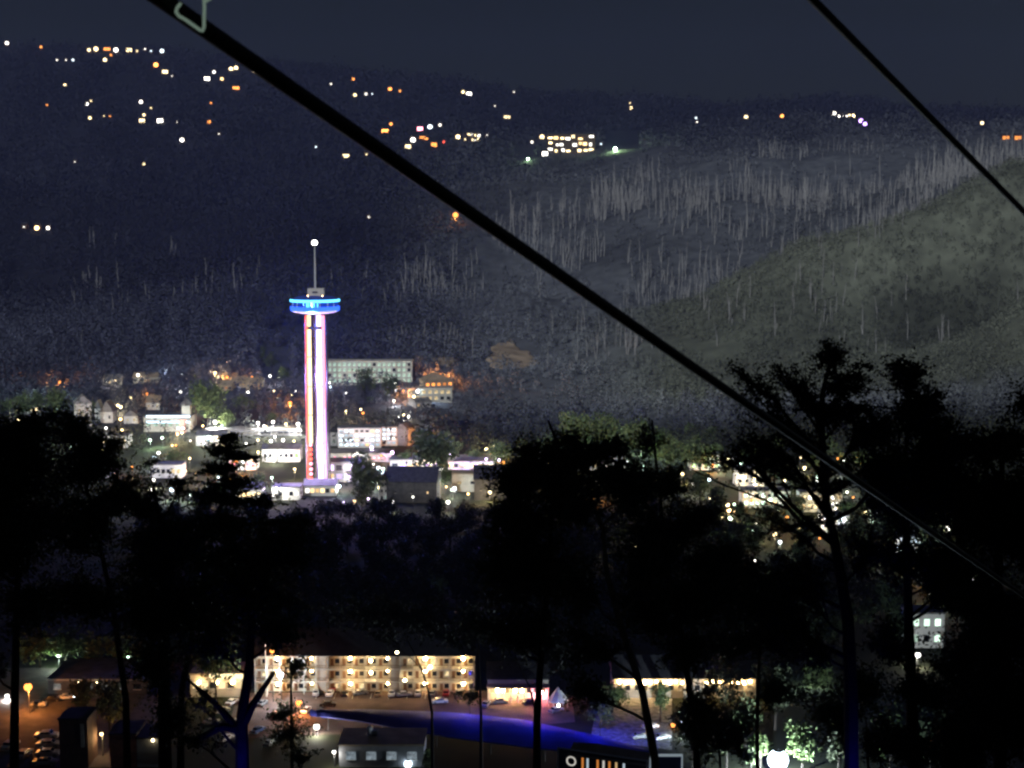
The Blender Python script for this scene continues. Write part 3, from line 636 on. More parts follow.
# --- bottom left
gb = building('garage', 'low building with a wide flat grey roof by the street', 'building', 47, 148, 694, 4, 19, M_dark, 'flat', M_roof_g, 1, 6, room('white', .2), 2, 1.6, .3)
for x in (-5, 0.2): globe(gb, (x, -.5, 3.6), 'yellow', 40, .25, 1)
street_lamp(28, 687, 'orange', 90, .95, 'big orange street lamp over the parked cars', d=369, sub=2)
street_lamp(58, 656, 'mint', 300, .32, 'small lamp behind the grey roof lighting the green trees', d=407)
street_lamp(128, 657, 'mint', 300, .32, 'second small lamp behind the grey roof under the green trees', d=407)
street_lamp(146, 669, 'white', 260, .3, 'white lamp at the far corner of the grey roof', d=398)
street_lamp(316.5, 727, 'white', 70, .75, 'white lamp beside the flat grey building corner', d=352, sub=2)
street_lamp(299, 703, 'orange', 75, .7, 'orange lamp in front of the small dark tree', d=368, sub=2)
street_lamp(334, 752, 'white', 50, .4, 'small white lamp at the corner of the flat building', d=331, sub=2)
street_lamp(408, 764, 'cool', 260, .9, 'glaring white lamp by the lime green conifer', d=331, sub=2)
street_lamp(579, 720, 'orange', 60, .5, 'orange lamp behind the blue lit canopy', d=366, sub=2)
street_lamp(602, 727, 'white', 90, .8, 'large white lamp at the edge of the gravel yard', d=363, sub=2)
street_lamp(630, 725, 'yellow', 70, .5, 'yellow lamp low over the gravel yard', d=363, sub=2)
street_lamp(683, 722, 'cool', 70, .55, 'upper bluish lamp at the far edge of the gravel yard', d=362, sub=2)
street_lamp(684, 729, 'cool', 70, .5, 'lower bluish lamp at the far edge of the gravel yard', d=352, sub=2)
street_lamp(673, 725, 'orange', 60, .5, 'small orange lamp beside two bluish lamps', d=358, sub=2)
street_lamp(778, 760, 'cool', 230, 2.4, 'blazing white floodlight at the bottom among dark trees', d=322, sub=3, name='floodlight', group=None)
street_lamp(816, 677, 'mint', 90, .45, 'lamp buried in a lit lime green bush', d=392, sub=1)
street_lamp(7, 696, 'white', 160, .5, 'small white lamp beside the dark trunk by the street', d=380, sub=2)
bl = building('brown_block', 'narrow tall brown block beside the stacked parked cars', 'building', 60, 89, 767, 12, 8, M_brown, 'flat', M_roof_d)
MB().box((2.2, -.04, 8), (.9, .08, 6)).build('downpipe', M_trim, bl)
bl = building('brick_block', 'rust brown walled shed at the bottom edge', 'shed', 110, 137, 767, 8.2, 9, M_brick, 'flat', M_roof_d)
bl = building('grey_shed', 'grey walled shed with a small lit eave at the bottom edge', 'shed', 137, 160, 767, 7.2, 9, M_grey, 'flat', M_roof_d)
globe(bl, (1.4, -.5, 7.0), 'yellow', 12, .4, 1)
street_lamp(101.5, 734, 'warm', 60, .4, 'small warm lamp between brown block and rust shed', d=338, sub=2)
fb = building('flat_building', 'flat roofed grey building with a rooftop vent below the parking lot', 'building', 338, 425, 767, 5.4, 11, M_grey, 'flat', M_roof_t, 1, 4, room('cool', .25), 2.4, 2, .3)
vn = MB().lathe([(.6, 0), (.6, 1.6), (.9, 1.9), (.3, 2.5)], 12, (-3.4, 6, 5.8)).build('roof_vent', M_steelw, fb)
MB().box((-2.2, 6, 6.5), (1.3, 1.2, 1.4)).build('air_unit', M_pole, fb)
building('pale_house', 'pale lit wall of a house showing through leaves', 'house', 908, 944, 648, 11, 9, M_white, 'flat', M_roof_g, 2, 3, glow('mint', 1.6), 1.7, 2.2, .7)

# --- blue washed canopy
N = 40; mb = MB(); pts = []; f = []
cl, cr = G(322, 716), G(655, 757)
top = [(310, 712), (360, 709), (450, 712), (520, 719), (600, 736), (672, 757)]
bot = [(310, 715), (360, 721), (450, 737), (520, 746), (600, 755), (672, 761)]
for i in range(N + 1):
    px = 310 + (672 - 310) * i / N
    yt = np.interp(px, [p[0] for p in top], [p[1] for p in top]); yb = np.interp(px, [p[0] for p in bot], [p[1] for p in bot])
    a = G(px, yb, 4.0); c = G(px, yt, 4.2)
    for j in range(9):
        u = j / 8; q = a.lerp(c, u); pts.append((q.x, q.y, q.z + 1.0 * math.sin(math.pi * u)))
n1 = len(pts)
for p in list(pts): pts.append((p[0], p[1], p[2] - .25))
for i in range(N):
    for j in range(8):
        a = i * 9 + j; f.append((a, a + 9, a + 10, a + 1)); f.append((n1 + a, n1 + a + 1, n1 + a + 10, n1 + a + 9))
    f.append((i * 9, n1 + i * 9, n1 + i * 9 + 9, i * 9 + 9)); a = i * 9 + 8; f.append((a, a + 9, n1 + a + 9, n1 + a))
f.append(tuple(range(0, 9)) + tuple(n1 + q for q in range(8, -1, -1))); a = N * 9; f.append(tuple(n1 + a + q for q in range(9)) + tuple(a + q for q in range(8, -1, -1)))
mb.add(pts, f)
cn = thing('canopy', (0, 0, 0), 'long curved canopy roof washed in deep blue light', 'canopy')
mb.build('canopy_roof', mat('blue_membrane', (.03, .035, .22), .55, .55, .12, col2=(.07, .08, .42)), cn, smooth=False)
for i in range(2, N, 6):
    for j in (1, 7):
        p = pts[i * 9 + j]; MB().tube([(p[0], p[1], -.2), (p[0], p[1], p[2] - .1)], .12, 6).build('post', M_pole, cn)
for px, py in ((470, 722), (540, 731), (600, 743)):
    p = G(px, py, 0); q = thing('blue_floodlight', (p.x, p.y, 0), {395: 'blue floodlight over the narrow end of the canopy', 470: 'blue floodlight over the wide middle of the canopy', 540: 'blue floodlight over the bending part of the canopy', 600: 'blue floodlight over the sign end of the canopy'}[px], 'floodlight', 'blue floodlights over the canopy')
    MB().tube([(0, 0, 0), (0, 0, 14.2)], .06, 6).build('pole', M_pole, q)
    MB().lathe([(.1, .45), (.35, .1), (.35, 0)], 8, (0, 0, 13.9)).build('lamp_head', M_pole, q)
    ld = bpy.data.lights.new('blue_light', 'SPOT'); ld.energy = 15000; ld.color = (.01, .015, 1); ld.spot_size = R(160); ld.spot_blend = 1; ld.shadow_soft_size = .25
    lo = bpy.data.objects.new('blue_light', ld); COL.objects.link(lo); lo.parent = q; lo.location = (0, 0, 13.8)

# --- signs at the bottom edge
sp = P(602, 768, 305)
sg = thing('billboard', (sp.x, 305, 0), 'black billboard in a white frame with bright orange and blue letters', 'billboard', rz=R(-22))
ztop = P(602, 754, 305).z; zb_ = ztop - 6.0; bw = 97 / FOC * 305
MB().box((0, 0, (ztop + zb_) / 2), (bw, .25, 6.0)).build('panel', mat('sign_black', (.015, .015, .018), .5, .1, 1), sg)
fr = MB(); fr.box((0, -.16, ztop), (bw + .3, .2, .25)); fr.box((0, -.16, zb_), (bw + .3, .2, .25))
for s in (-1, 1): fr.box((s * bw / 2, -.16, (ztop + zb_) / 2), (.25, .2, 5.75))
fr.build('frame', M_white, sg)
MB().add([(-bw * .38, -.6, ztop - 1.2), (bw * .5, -.6, ztop - 1.0), (bw * .5, 3.4, ztop + .5), (-bw * .1, 3.4, ztop + .9), (-bw * .38, 3.4, ztop + .5), (-bw * .38, -.6, ztop - 1.35), (bw * .5, -.6, ztop - 1.15)], [(0, 1, 2, 3, 4), (5, 6, 1, 0)]).build('awning', M_roof_t, sg)
for s in (-.38, .38): MB().tube([(s * bw, .4, -1), (s * bw, .4, ztop - .5)], .22, 8).build('post', M_pole, sg)
def letter_text(txt, x, z, size, m, parent, yy=-.16):
    cu = bpy.data.curves.new('lettering', 'FONT'); cu.body = txt; cu.size = size; cu.extrude = .04; cu.align_x = 'LEFT'
    tmp = bpy.data.objects.new('lettering', cu); dg = bpy.context.evaluated_depsgraph_get()
    COL.objects.link(tmp); dg.update(); me2 = bpy.data.meshes.new_from_object(tmp.evaluated_get(dg)); bpy.data.objects.remove(tmp)
    me2.materials.clear(); me2.materials.append(m); o = bpy.data.objects.new('lettering', me2); COL.objects.link(o); o.parent = parent
    o.location = (x, yy, z); o.rotation_euler = (math.pi / 2, 0, 0); return o
L0 = -bw / 2
for i, (ch, c, dx) in enumerate((('O', 'white', 1.9), ('I', 'orange', 5.4), ('J', 'cool', 6.6), ('I', 'orange', 9.0), ('I', 'white', 10.4), ('I', 'orange', 11.8), ('I', 'warm', 13.4), ('I', 'cool', 15.2))):
    letter_text(ch, L0 + dx, ztop - 4.3 + (.5 if i == 0 else 0), 4.6 if i else 3.2, glow(c, .6), sg)
sp2 = P(666, 768, 305); ztop2 = P(666, 755, 305).z
s2 = thing('sign', (sp2.x, 305, 0), 'small sign with navy panel in a bright white frame', 'sign')
w2 = 33 / FOC * 305
MB().box((0, 0, ztop2 - 2.5), (w2, .2, 5)).build('panel', mat('sign_navy', (.03, .05, .2), .5, .1, 1), s2)
fr = MB(); fr.box((0, -.15, ztop2), (w2 + .2, .2, .55), 0); fr.box((0, -.15, ztop2 - 5), (w2 + .2, .2, .3))
for s in (-1, 1): fr.box((s * w2 / 2, -.15, ztop2 - 2.5), (.3, .2, 4.6))
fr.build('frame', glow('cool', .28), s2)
for s in (-.3, .3): MB().tube([(s * w2, .3, -1), (s * w2, .3, ztop2 - 1)], .15, 8).build('post', M_pole, s2)

# ------------------------------------------------------------------ cars
def make_car():
    o = thing('parked_car', (0, 0, 0), 'x', 'car', 'cars parked around the motel and street')
    # profile along x (length 4.5), width 1.8
    prof = [(-2.2, .35), (-2.25, .75), (-2.1, .95), (-1.5, 1.0), (-.9, 1.42), (.55, 1.45), (1.15, 1.02), (2.05, .88), (2.25, .65), (2.22, .35)]
    mb = MB(); n = len(prof); v = []
    for y, ins in ((-.9, 0), (-.86, .0), (.86, 0), (.9, 0)): pass
    rows = [(-.90, 0), (-.70, 1), (.70, 1), (.90, 0)]
    for y, up in rows:
        for x, z in prof:
            if z > 1.05 and not up: v.append((x * .97, y * .97, 1.0))
            else: v.append((x, y, z + (.02 if up else -.02)))
    f = []
    for r in range(3):
        for i in range(n - 1): f.append((r * n + i, r * n + i + 1, (r + 1) * n + i + 1, (r + 1) * n + i))
        f.append((r * n + n - 1, r * n, (r + 1) * n, (r + 1) * n + n - 1))
    f.append(tuple(range(n))); f.append(tuple(3 * n + i for i in range(n - 1, -1, -1)))
    mb.add(v, f); mb.build('body', PAINT['white'], o)
    for s in (-1, 1):
        MB().add([(-1.3, s * .865, 1.06), (.95, s * .865, 1.06), (.5, s * .735, 1.40), (-.85, s * .735, 1.38)], [(0, 1, 2, 3)]).build('side_window', M_glass, o)
    MB().add([(1.13, -.66, 1.09), (1.13, .66, 1.09), (.62, .62, 1.46), (.62, -.62, 1.46)], [(0, 1, 2, 3)]).build('windscreen', M_glass, o)
    MB().add([(-1.46, -.66, 1.07), (-1.46, .66, 1.07), (-.96, .62, 1.43), (-.96, -.62, 1.43)], [(0, 1, 2, 3)]).build('rear_window', M_glass, o)
    for x in (-1.4, 1.4):
        for s in (-1, 1):
            wl = MB().tube([(x, s * .74, .33), (x, s * .93, .33)], .33, 12).build('wheel', M_tyre, o)
            MB().tube([(x, s * .931, .33), (x, s * .945, .33)], .2, 10).build('rim', M_rim, wl)
    for s in (-1, 1): MB().box((2.24, s * .62, .70), (.06, .36, .16)).build('headlight', M_rim, o)
    for s in (-1, 1): MB().box((-2.25, s * .64, .78), (.06, .3, .16)).build('tail_light', PAINT['red'], o)
    return o
CARS = [
 (316, 694.5, 95, 'silver', 'silver car parked under the dark tree at the motel end'), (330, 695, 88, 'white', 'white car second along the motel front'), (345, 695.5, 92, 'black', 'black car second from the red car at the motel'),
 (334, 689.8, 85, 'red', 'red car tucked under the motel walkway'), (360, 694.5, 20, 'white', 'white car parked slantwise before the motel doors'), (378, 695.5, 90, 'tan', 'tan car parked nose in at the motel middle'),
 (392, 695, 88, 'white', 'white car under the fourth motel lamp column'), (404, 696, 12, 'silver', 'silver car parked sideways before the motel'), (418, 695, 92, 'white', 'white car beside the slender tree at the motel'),
 (432, 695.5, 86, 'grey', 'grey car past the slender tree at the motel'), (446, 695, 90, 'red', 'red car near the restaurant end of the motel'), (459, 695, 94, 'silver', 'silver car at the restaurant end of the motel'), (471, 696, 90, 'black', 'black car last along the motel toward the restaurant'),
 (232, 704, 70, 'white', 'white car before the yellow lit diner'), (248, 712, 60, 'silver', 'silver car in the lot behind the forked trunk'), (262, 705, 75, 'grey', 'grey car between the diner and the motel lamp'), (276, 716, 65, 'red', 'red car in the lot beside the small dark tree'), (236, 724, 62, 'white', 'white car low in the lot by the forked trunk'), (258, 732, 62, 'blue', 'blue car low in the lot by the forked trunk'),
 (52, 701, 10, 'black', 'black car crossing the street below the orange lamp'), (66, 699, 12, 'white', 'white car on the street beside the orange lit tree'), (38, 706, 4, 'silver', 'silver car right under the orange street lamp'),
 (47, 738, 3, 'white', 'white car topmost of the stacked row by the brown block'), (49, 747, 3, 'silver', 'silver car second in the stacked row by the brown block'), (48, 756, 3, 'white', 'white car third in the stacked row by the brown block'), (45, 765, 3, 'grey', 'grey car lowest in the stacked row by the brown block'),
 (10, 748, 80, 'white', 'white car beside the trunk at the bottom corner'), (24, 757, 84, 'silver', 'silver car just past the trunk at the bottom corner'),
 (650, 728, 20, 'white', 'white car on the gravel yard'), (640, 738, 15, 'silver', 'silver car nearest the canopy on the gravel yard'), (662, 739, 25, 'white', 'white car by the small navy sign'),
 (306, 712, 80, 'white', 'white car alone in the lot behind the orange lamp'), (328, 706, 5, 'black', 'black car driving along the motel lot'), (222, 712, 40, 'tan', 'tan car just below the yellow lit diner'), (244, 703, 80, 'red', 'red car squeezed beside the diner sign'),
 (486, 706, 75, 'grey', 'grey car beneath the tree at the restaurant end'), (556, 712, 40, 'silver', 'silver car in front of the white peaked tent'), (440, 703, 8, 'white', 'white car rolling past the restaurant end of the motel'), (212, 724, 20, 'silver', 'silver car low by the forked trunk limbs'), (226, 740, 60, 'white', 'white car lowest in the lot by the forked trunk'), (270, 745, 70, 'grey', 'grey car lowest in the lot near the small dark tree'),
 (500, 703, 5, 'tan', 'tan car in front of the restaurant porch'), (530, 704, 4, 'black', 'black car in front of the restaurant tent'),
]
car0 = make_car()
for i, (px, py, rz, paint, lab) in enumerate(CARS):
    p = G(px, py, .05); o = car0 if i == 0 else dup(car0)
    o.location = p; o.rotation_euler = (0, 0, R(rz)); o['label'] = lab
    if 'stacked row' in lab or 'bottom corner' in lab: o.scale = (1.35, 1.35, 1.35)
    if i: 
        bd = [c for c in o.children if c.name.startswith('body')][0]
        bd.material_slots[0].link = 'OBJECT'; bd.material_slots[0].material = PAINT[paint]
    if lab.startswith('white car on the street'):
        for c in o.children:
            if c.name.startswith('headlight'):
                c.material_slots[0].link = 'OBJECT'; c.material_slots[0].material = glow('cool', 40)
car0.children[0].material_slots[0].link = 'OBJECT'; car0.children[0].material_slots[0].material = PAINT['silver']

# ------------------------------------------------------------------ cabins on the far mountain
TW, TY, TO = 'tiny white cabin light', 'tiny yellow cabin light', 'tiny orange cabin light'
FARS = ' on the dark far mountainside'
CAB = [
 (7, 43, 'white', 3, 14, 'white lit cabin farthest out along the ridge top'), (41, 47, 'orange', 2.2, 6, 'orange lit cabin just under the ridge near the white one'),
 (57, 60, 'white', 1.6, 5, TW + FARS), (66, 60, 'white', 1.4, 4, TW + FARS), (73, 60, 'cool', 2.2, 6, 'bluish lit cabin ending a short row under the ridge'),
 (89, 50, 'yellow', 3, 9, 'yellow lit cabin starting the long ridge row'), (96, 49, 'yellow', 4, 10, 'broad yellow lit cabin second in the ridge row'), (107, 49, 'orange', 6, 6, 'long orange lit cabin in the ridge row'), (116, 50, 'white', 4, 14, 'bright white cabin in the ridge row'),
 (105, 60, 'yellow', 3.4, 11, 'yellow lit cabin hanging just below the ridge row'), (111, 55, 'orange', 2, 5, TO + ' just under the ridge row'), (129, 50, 'yellow', 5, 8, 'long yellow lit cabin past the gap of the ridge row'), (137, 51, 'yellow', 2, 5, TY + ' in the ridge row'),
 (145, 49, 'white', 1.6, 5, TW + ' in the ridge row'), (151, 51, 'cool', 1.6, 5, TW + ' in the ridge row'), (162, 51, 'cool', 3.4, 11, 'cool white cabin at the end of the ridge row'),
 (156, 65, 'orange', 4, 26, 'large orange lamp lit cabin below the ridge row'), (165, 72, 'yellow', 5, 12, 'yellow cabin beside the large orange one'), (172, 76, 'white', 1.2, 4, TW + FARS), (65, 85, 'yellow', 2.6, 8, 'lone yellow cabin below the short ridge row'),
 (47, 105, 'orange', 1.6, 4, TO + FARS), (87, 104, 'white', 3, 12, 'white cabin paired with a smaller yellow one'), (91, 101, 'yellow', 2, 6, 'small yellow cabin touching a white one'), (90, 118, 'yellow', 2.8, 8, 'yellow cabin below the white and yellow pair'),
 (104, 116, 'yellow', 1.3, 4, TY + FARS), (110, 116, 'orange', 1.6, 4, TO + FARS), (141, 102, 'white', 3.2, 12, 'white cabin topping the bright middle cluster'), (151, 108, 'yellow', 1.6, 5, TY + FARS),
 (144, 115, 'yellow', 2.6, 8, 'yellow cabin between white and golden ones'), (142, 121, 'yellow', 5, 11, 'wide golden cabin low in the bright middle cluster'), (160, 121, 'white', 5, 22, 'brightest white cabin of the middle cluster'), (177, 122, 'white', 1.2, 4, TW + FARS),
 (182, 140, 'white', 3.6, 18, 'lone round white light below the middle cluster'), (144, 164, 'yellow', 2.4, 8, 'lone yellow cabin lowest on the dark slope'), (75, 162, 'white', 1.2, 3, TW + FARS),
 (214, 72, 'white', 2.6, 12, 'white cabin just above a brighter white one'), (207, 79, 'white', 5, 22, 'bright white cabin short of the thick cable'), (222, 79, 'warm', 3, 8, 'warm cabin next to the bright white one'), (231, 69, 'yellow', 3.6, 12, 'first of two golden lights under the cable'), (236, 68, 'yellow', 3.6, 12, 'second of two golden lights under the cable'),
 (254, 71, 'yellow', 3, 10, 'yellow cabin almost touching the thick cable'), (236, 88, 'orange', 6, 7, 'long orange cabin below the two golden lights'), (211, 103, 'orange', 1.6, 5, TO + FARS), (209, 122, 'orange', 3.4, 8, 'orange cabin on the slope under the bright white one'), (219, 134, 'white', 1.2, 4, TW + FARS),
 (331, 84, 'white', 1.6, 5, TW + ' by the ridge past the cable'), (316, 147, 'cool', 1.6, 6, 'lone bluish dot on the slope above the tower'), (37, 228, 'warm', 4, 30, 'warm bright lamp lit cabin low at the edge'), (48, 228, 'white', 3, 22, 'white lit cabin beside the low warm one'), (24, 227, 'white', 1.4, 4, TW + FARS),
 (353, 79, 'orange', 2.8, 8, 'orange cabin under the ridge past the cable'), (355, 95, 'yellow', 3, 9, 'yellow cabin below the orange one past the cable'), (366, 94, 'white', 2.4, 7, 'first small white cabin past the cable'), (372, 94, 'cool', 1.6, 5, TW + ' by the ridge past the cable'), (390, 89, 'orange', 3.4, 10, 'orange cabin under the middle of the ridge'), (400, 91, 'orange', 2, 6, 'small orange cabin trailing the bigger orange one'),
 (463, 92, 'yellow', 2.8, 11, 'yellow cabin touching the brightest ridge light'), (469, 94, 'white', 4.6, 30, 'brightest white light under the ridge'), (514, 92, 'white', 1.3, 4, TW + ' by the ridge past the cable'), (495, 106, 'white', 1.3, 3, TW + ' by the ridge past the cable'), (507, 117, 'yellow', 6, 4, 'thin pale line of cabin windows below the ridge'),
 (346, 156, 'yellow', 6, 7, 'wide yellow cabin right against the cable'), (366, 154, 'yellow', 2.4, 5, 'small yellow cabin right under the cable'),
 (385, 131, 'orange', 6, 26, 'large orange lamp lit lodge by the cable'), (391, 124, 'orange', 2.8, 8, 'small orange cabin over the large orange lodge'), (420, 129, 'pink', 5, 18, 'pink red glowing cabin of the busy cluster'), (430, 127, 'cool', 4, 16, 'cool white cabin beside the pink one'), (440, 125, 'white', 2.6, 6, 'small white cabin ending the busy cluster'),
 (413, 140, 'white', 4.4, 16, 'white cabin below the pink one'), (408, 147, 'yellow', 5, 10, 'golden cabin lowest of the busy cluster'), (424, 138, 'orange', 8, 6, 'long orange cabin in the middle of the busy cluster'), (434, 145, 'orange', 5, 6, 'orange cabin at the lower edge of the busy cluster'), (444, 142, 'red', 2.2, 6, 'red dot beside the busy cluster'),
 (458, 137, 'yellow', 4, 14, 'yellow cabin beside the two row lodge'), (487, 136, 'white', 2.4, 6, 'white dot past the two row lodge'), (532, 142, 'white', 2.4, 6, 'white dot before the hillside resort'), (542, 137, 'yellow', 4, 11, 'yellow cabin over the end of the hillside resort'), (545, 154, 'white', 5, 28, 'brilliant white lamp cabin below the hillside resort'), (601, 144, 'cool', 1.6, 5, 'bluish dot between resort and lime green trees'),
 (631, 108, 'yellow', 3, 10, 'yellow cabin on the ridge beyond the lime green trees'), (630, 103, 'yellow', 1.4, 4, 'tiny cabin atop the ridge over a yellow one'), (696, 118, 'cool', 2, 6, 'cool dot on the ridge line'), (697, 122, 'white', 1.5, 4, 'faint white dot under the cool ridge dot'), (746, 117, 'yellow', 3.4, 9, 'yellowish cabin alone on the middle ridge'), (782, 116, 'orange', 3, 14, 'orange white cabin alone on the ridge'),
 (834, 114, 'white', 4.4, 22, 'white lamp at the end of the long ridge lodge'), (861, 121, 'violet', 4, 26, 'violet cabin below the long ridge lodge'), (865, 124, 'violet', 3.4, 18, 'lilac cabin touching the violet one'), (982, 123, 'yellow', 3, 12, 'yellow cabin beyond the thin cable'), (1006, 138, 'orange', 6, 1.2, 'dull orange cabin near the frame edge'), (1018, 138, 'orange', 6, 1.0, 'dimmer orange cabin at the very frame edge'),
 (369, 217, 'white', 2.0, 2.2, 'faint white dot on the slope above the tower deck'),
]
def cabin(px, py, c, wpx, L, lab):
    p = hit(px, py, 3.2); s = p.y / FOC; ww = wpx * s; ww *= 1.1; hh = min(max(3.0, ww * .8), 8.5 if wpx < 6 else 6.5)
    W = max(ww + 3, 8); Hh = hh + 3
    o = thing('hillside_cabin', (p.x, p.y, p.z - hh / 2 - 1), lab, 'cabin', 'lit cabins on the mountain')
    MB().box((0, 4, Hh / 2 - 2), (W, 7.6, Hh + 4)).build('wall', M_brown, o)
    MB().gable(-W / 2, W / 2, .2, 7.8, Hh + .004, 3, 'x', .5).build('roof', M_roof_d, o)
    if wpx < 4.6:
        b = MB().ball((0, 0, 0), ww * .5, 2).build('porch_lamp', glow(c, min(9, 1.6 + L * .33), False), o, smooth=True); b.location = (0, -.6, hh / 2 + 1)
    for i in range(0 if wpx < 4.6 else 2):
        n = 2
        b = MB().box((0, 0, 0), (ww / n * .92, .3, hh)).build('window', glow(c, min(9, 1.6 + L * .33), False), o); b.location = ((i - (n - 1) / 2) * ww / n, -.1, hh / 2 + 1)
    CLEAR.append((px - wpx / 2 - 4.5, px + wpx / 2 + 4.5, py - 4, py + 9, p.y + 5))
for a in CAB: cabin(*a)
def far_lodge(name, lab, x0, x1, y0, y1, rows, cols, c, L):
    p = hit((x0 + x1) / 2, y1, 1.0); s = p.y / FOC; W = (x1 - x0) * s; Hh = (y1 - y0) * s
    o = thing(name, p, lab, 'lodge')
    MB().box((0, 7, Hh / 2 - 3), (W + 3, 13, Hh + 7)).build('wall', M_brown, o); MB().gable(-W / 2 - 1, W / 2 + 1, .5, 13.5, Hh + .5, 4, 'x', .6).build('roof', M_roof_d, o)
    for r in range(rows):
        for q in range(cols):
            if random.random() < .2: continue
            b = MB().box((0, 0, 0), (W / cols * random.uniform(.4, .85), .3, Hh / rows * random.uniform(.3, .55))).build('window', glow(random.choice(c), L * .5 * random.uniform(.6, 1.4) // .5 * .5 + .5, False), o)
            b.location = (-W / 2 + (q + random.uniform(.3, .7)) * W / cols, .4, (r + random.uniform(.3, .7)) * Hh / rows)
    CLEAR.append((x0 - 2, x1 + 2, y0 - 3, y1 + 5, p.y + 5)); return o
far_lodge('resort', 'terraced hillside resort with three rows of bright windows', 548, 594, 135, 153, 3, 8, ['yellow', 'white', 'yellow', 'warm'], 8)
far_lodge('lodge', 'two row lodge of golden windows on the far slope', 464, 480, 133, 142, 2, 5, ['yellow', 'white'], 9)
far_lodge('ridge_lodge', 'long pale yellow lit lodge on the ridge crest', 838, 855, 113, 118, 1, 5, ['yellow', 'white'], 18)
street_lamp(455.5, 215, 'orange', 5, 3.1, 'large orange lamp on the slope just under the cable', 15)

# ------------------------------------------------------------------ forest of the hills (one mass) and pale dead trees
def forest_mat():
    m = bpy.data.materials.new('forest_leaf'); m.use_nodes = True; t = m.node_tree; b = t.nodes['Principled BSDF']
    a = t.nodes.new('ShaderNodeAttribute'); a.attribute_name = 'tint'; t.links.new(a.outputs[0], b.inputs['Base Color'])
    b.inputs['Roughness'].default_value = .8; b.inputs['Specular IOR Level'].default_value = .15; return m
CLEAR += [(604, 642, 130, 158, 4000), (517, 536, 145, 163, 4000), (258, 292, 343, 390, 1500), (445, 466, 208, 222, 2300)]
CL = np.array(CLEAR)
def cleared(px, py, d):
    bad = np.zeros(len(px), bool)
    for x0, x1, y0, y1, dm in CL: bad |= (px > x0) & (px < x1) & (py > y0) & (py < y1) & (d < dm)
    return bad
allV, allC, allN = [], [], []
fr_ = np.random.default_rng(11)
for d0, d1, sp, R0, nl, ls in ((790, 1420, 5.6, 4.4, 62, .78), (1420, 2200, 8.5, 5.8, 36, 1.25), (2200, 3680, 12.0, 8.0, 18, 2.3)):
    area = .40 * 2 * .5 * (d1 * d1 - d0 * d0) * 1.25; n = int(area / (sp * sp))
    d = np.sqrt(fr_.uniform(d0 * d0, d1 * d1, n)); u = fr_.uniform(-.44, .44, n); x = u * d
    z = H(x, d); px, py = pix(x, d, z + 4)
    keep = ~cleared(px, py, d); dens = fbm(x / 90, d / 90, 21)
    keep &= dens > -.38
    keep &= ~((px > 20) & (px < 470) & (py > 395) & (d < 900) & (fr_.random(n) < .75))
    _, spur, burnt, dark = zones(x, d, fr_.normal(0, 14, n)); keep &= fr_.random(n) < (1 - .86 * burnt - .12 * spur)
    x, d, z, dens, px, py = (q[keep] for q in (x, d, z, dens, px, py)); n = len(x)
    rad = R0 * fr_.uniform(.55, 1.25, n) * np.where(dens > .15, 1.2, .9); rad = np.where(zones(x, d)[1] > .5, rad * .58, np.where(zones(x, d)[2] > .5, rad * .7, rad)); hgt = rad * fr_.uniform(1.0, 2.2, n)
    off = fr_.normal(size=(n, nl, 3)); off /= np.linalg.norm(off, axis=2)[:, :, None]; off *= fr_.uniform(.75, 1.05, (n, nl))[:, :, None]
    C = np.stack([x, d, z + hgt * .9], 1)[:, None, :] + off * np.stack([rad, rad, hgt], 1)[:, None, :]
    S = (ls * fr_.uniform(.6, 1.3, (n, nl)) * (rad / R0)[:, None] ** .8).ravel()
    C = C.reshape(-1, 3); rng = fr_
    N_ = off.reshape(-1, 3) + fr_.normal(size=C.shape) * .12; N_ /= np.linalg.norm(N_, axis=1)[:, None]
    a_ = np.cross(N_, fr_.normal(size=C.shape)); a_ /= np.linalg.norm(a_, axis=1)[:, None] + 1e-9; b_ = np.cross(N_, a_)
    rn = off.reshape(-1, 3) * .85 + np.array([0, 0, .35]) + fr_.normal(size=C.shape) * .12; rn /= np.linalg.norm(rn, axis=1)[:, None]; allN.append(np.repeat(rn, 4, 0))
    S_ = S[:, None]; allV.append(np.stack([C + a_ * S_, C + b_ * S_ * .75, C - a_ * S_, C - b_ * S_ * .75], 1).reshape(-1, 3))
    # kind of tree: greener young growth on the near spurs, greyer brush on the old slope, with cover()'s painted mist and gully shade
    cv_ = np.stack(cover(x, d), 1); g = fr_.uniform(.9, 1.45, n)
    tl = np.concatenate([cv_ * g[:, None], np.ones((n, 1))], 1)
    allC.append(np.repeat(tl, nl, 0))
Vv = np.concatenate(allV); Cc = np.concatenate(allC)
fo = np_mesh('forest', Vv, len(Vv) // 4, forest_mat(), None, Cc); tag(fo, kind='stuff')
fn = fo.data.attributes.new('custom_normal', 'FLOAT_VECTOR', 'POINT'); fn.data.foreach_set('vector', np.concatenate(allN).astype(np.float32).ravel())
fo.data.polygons.foreach_set('use_smooth', [True] * len(fo.data.polygons)); fo.data.update()
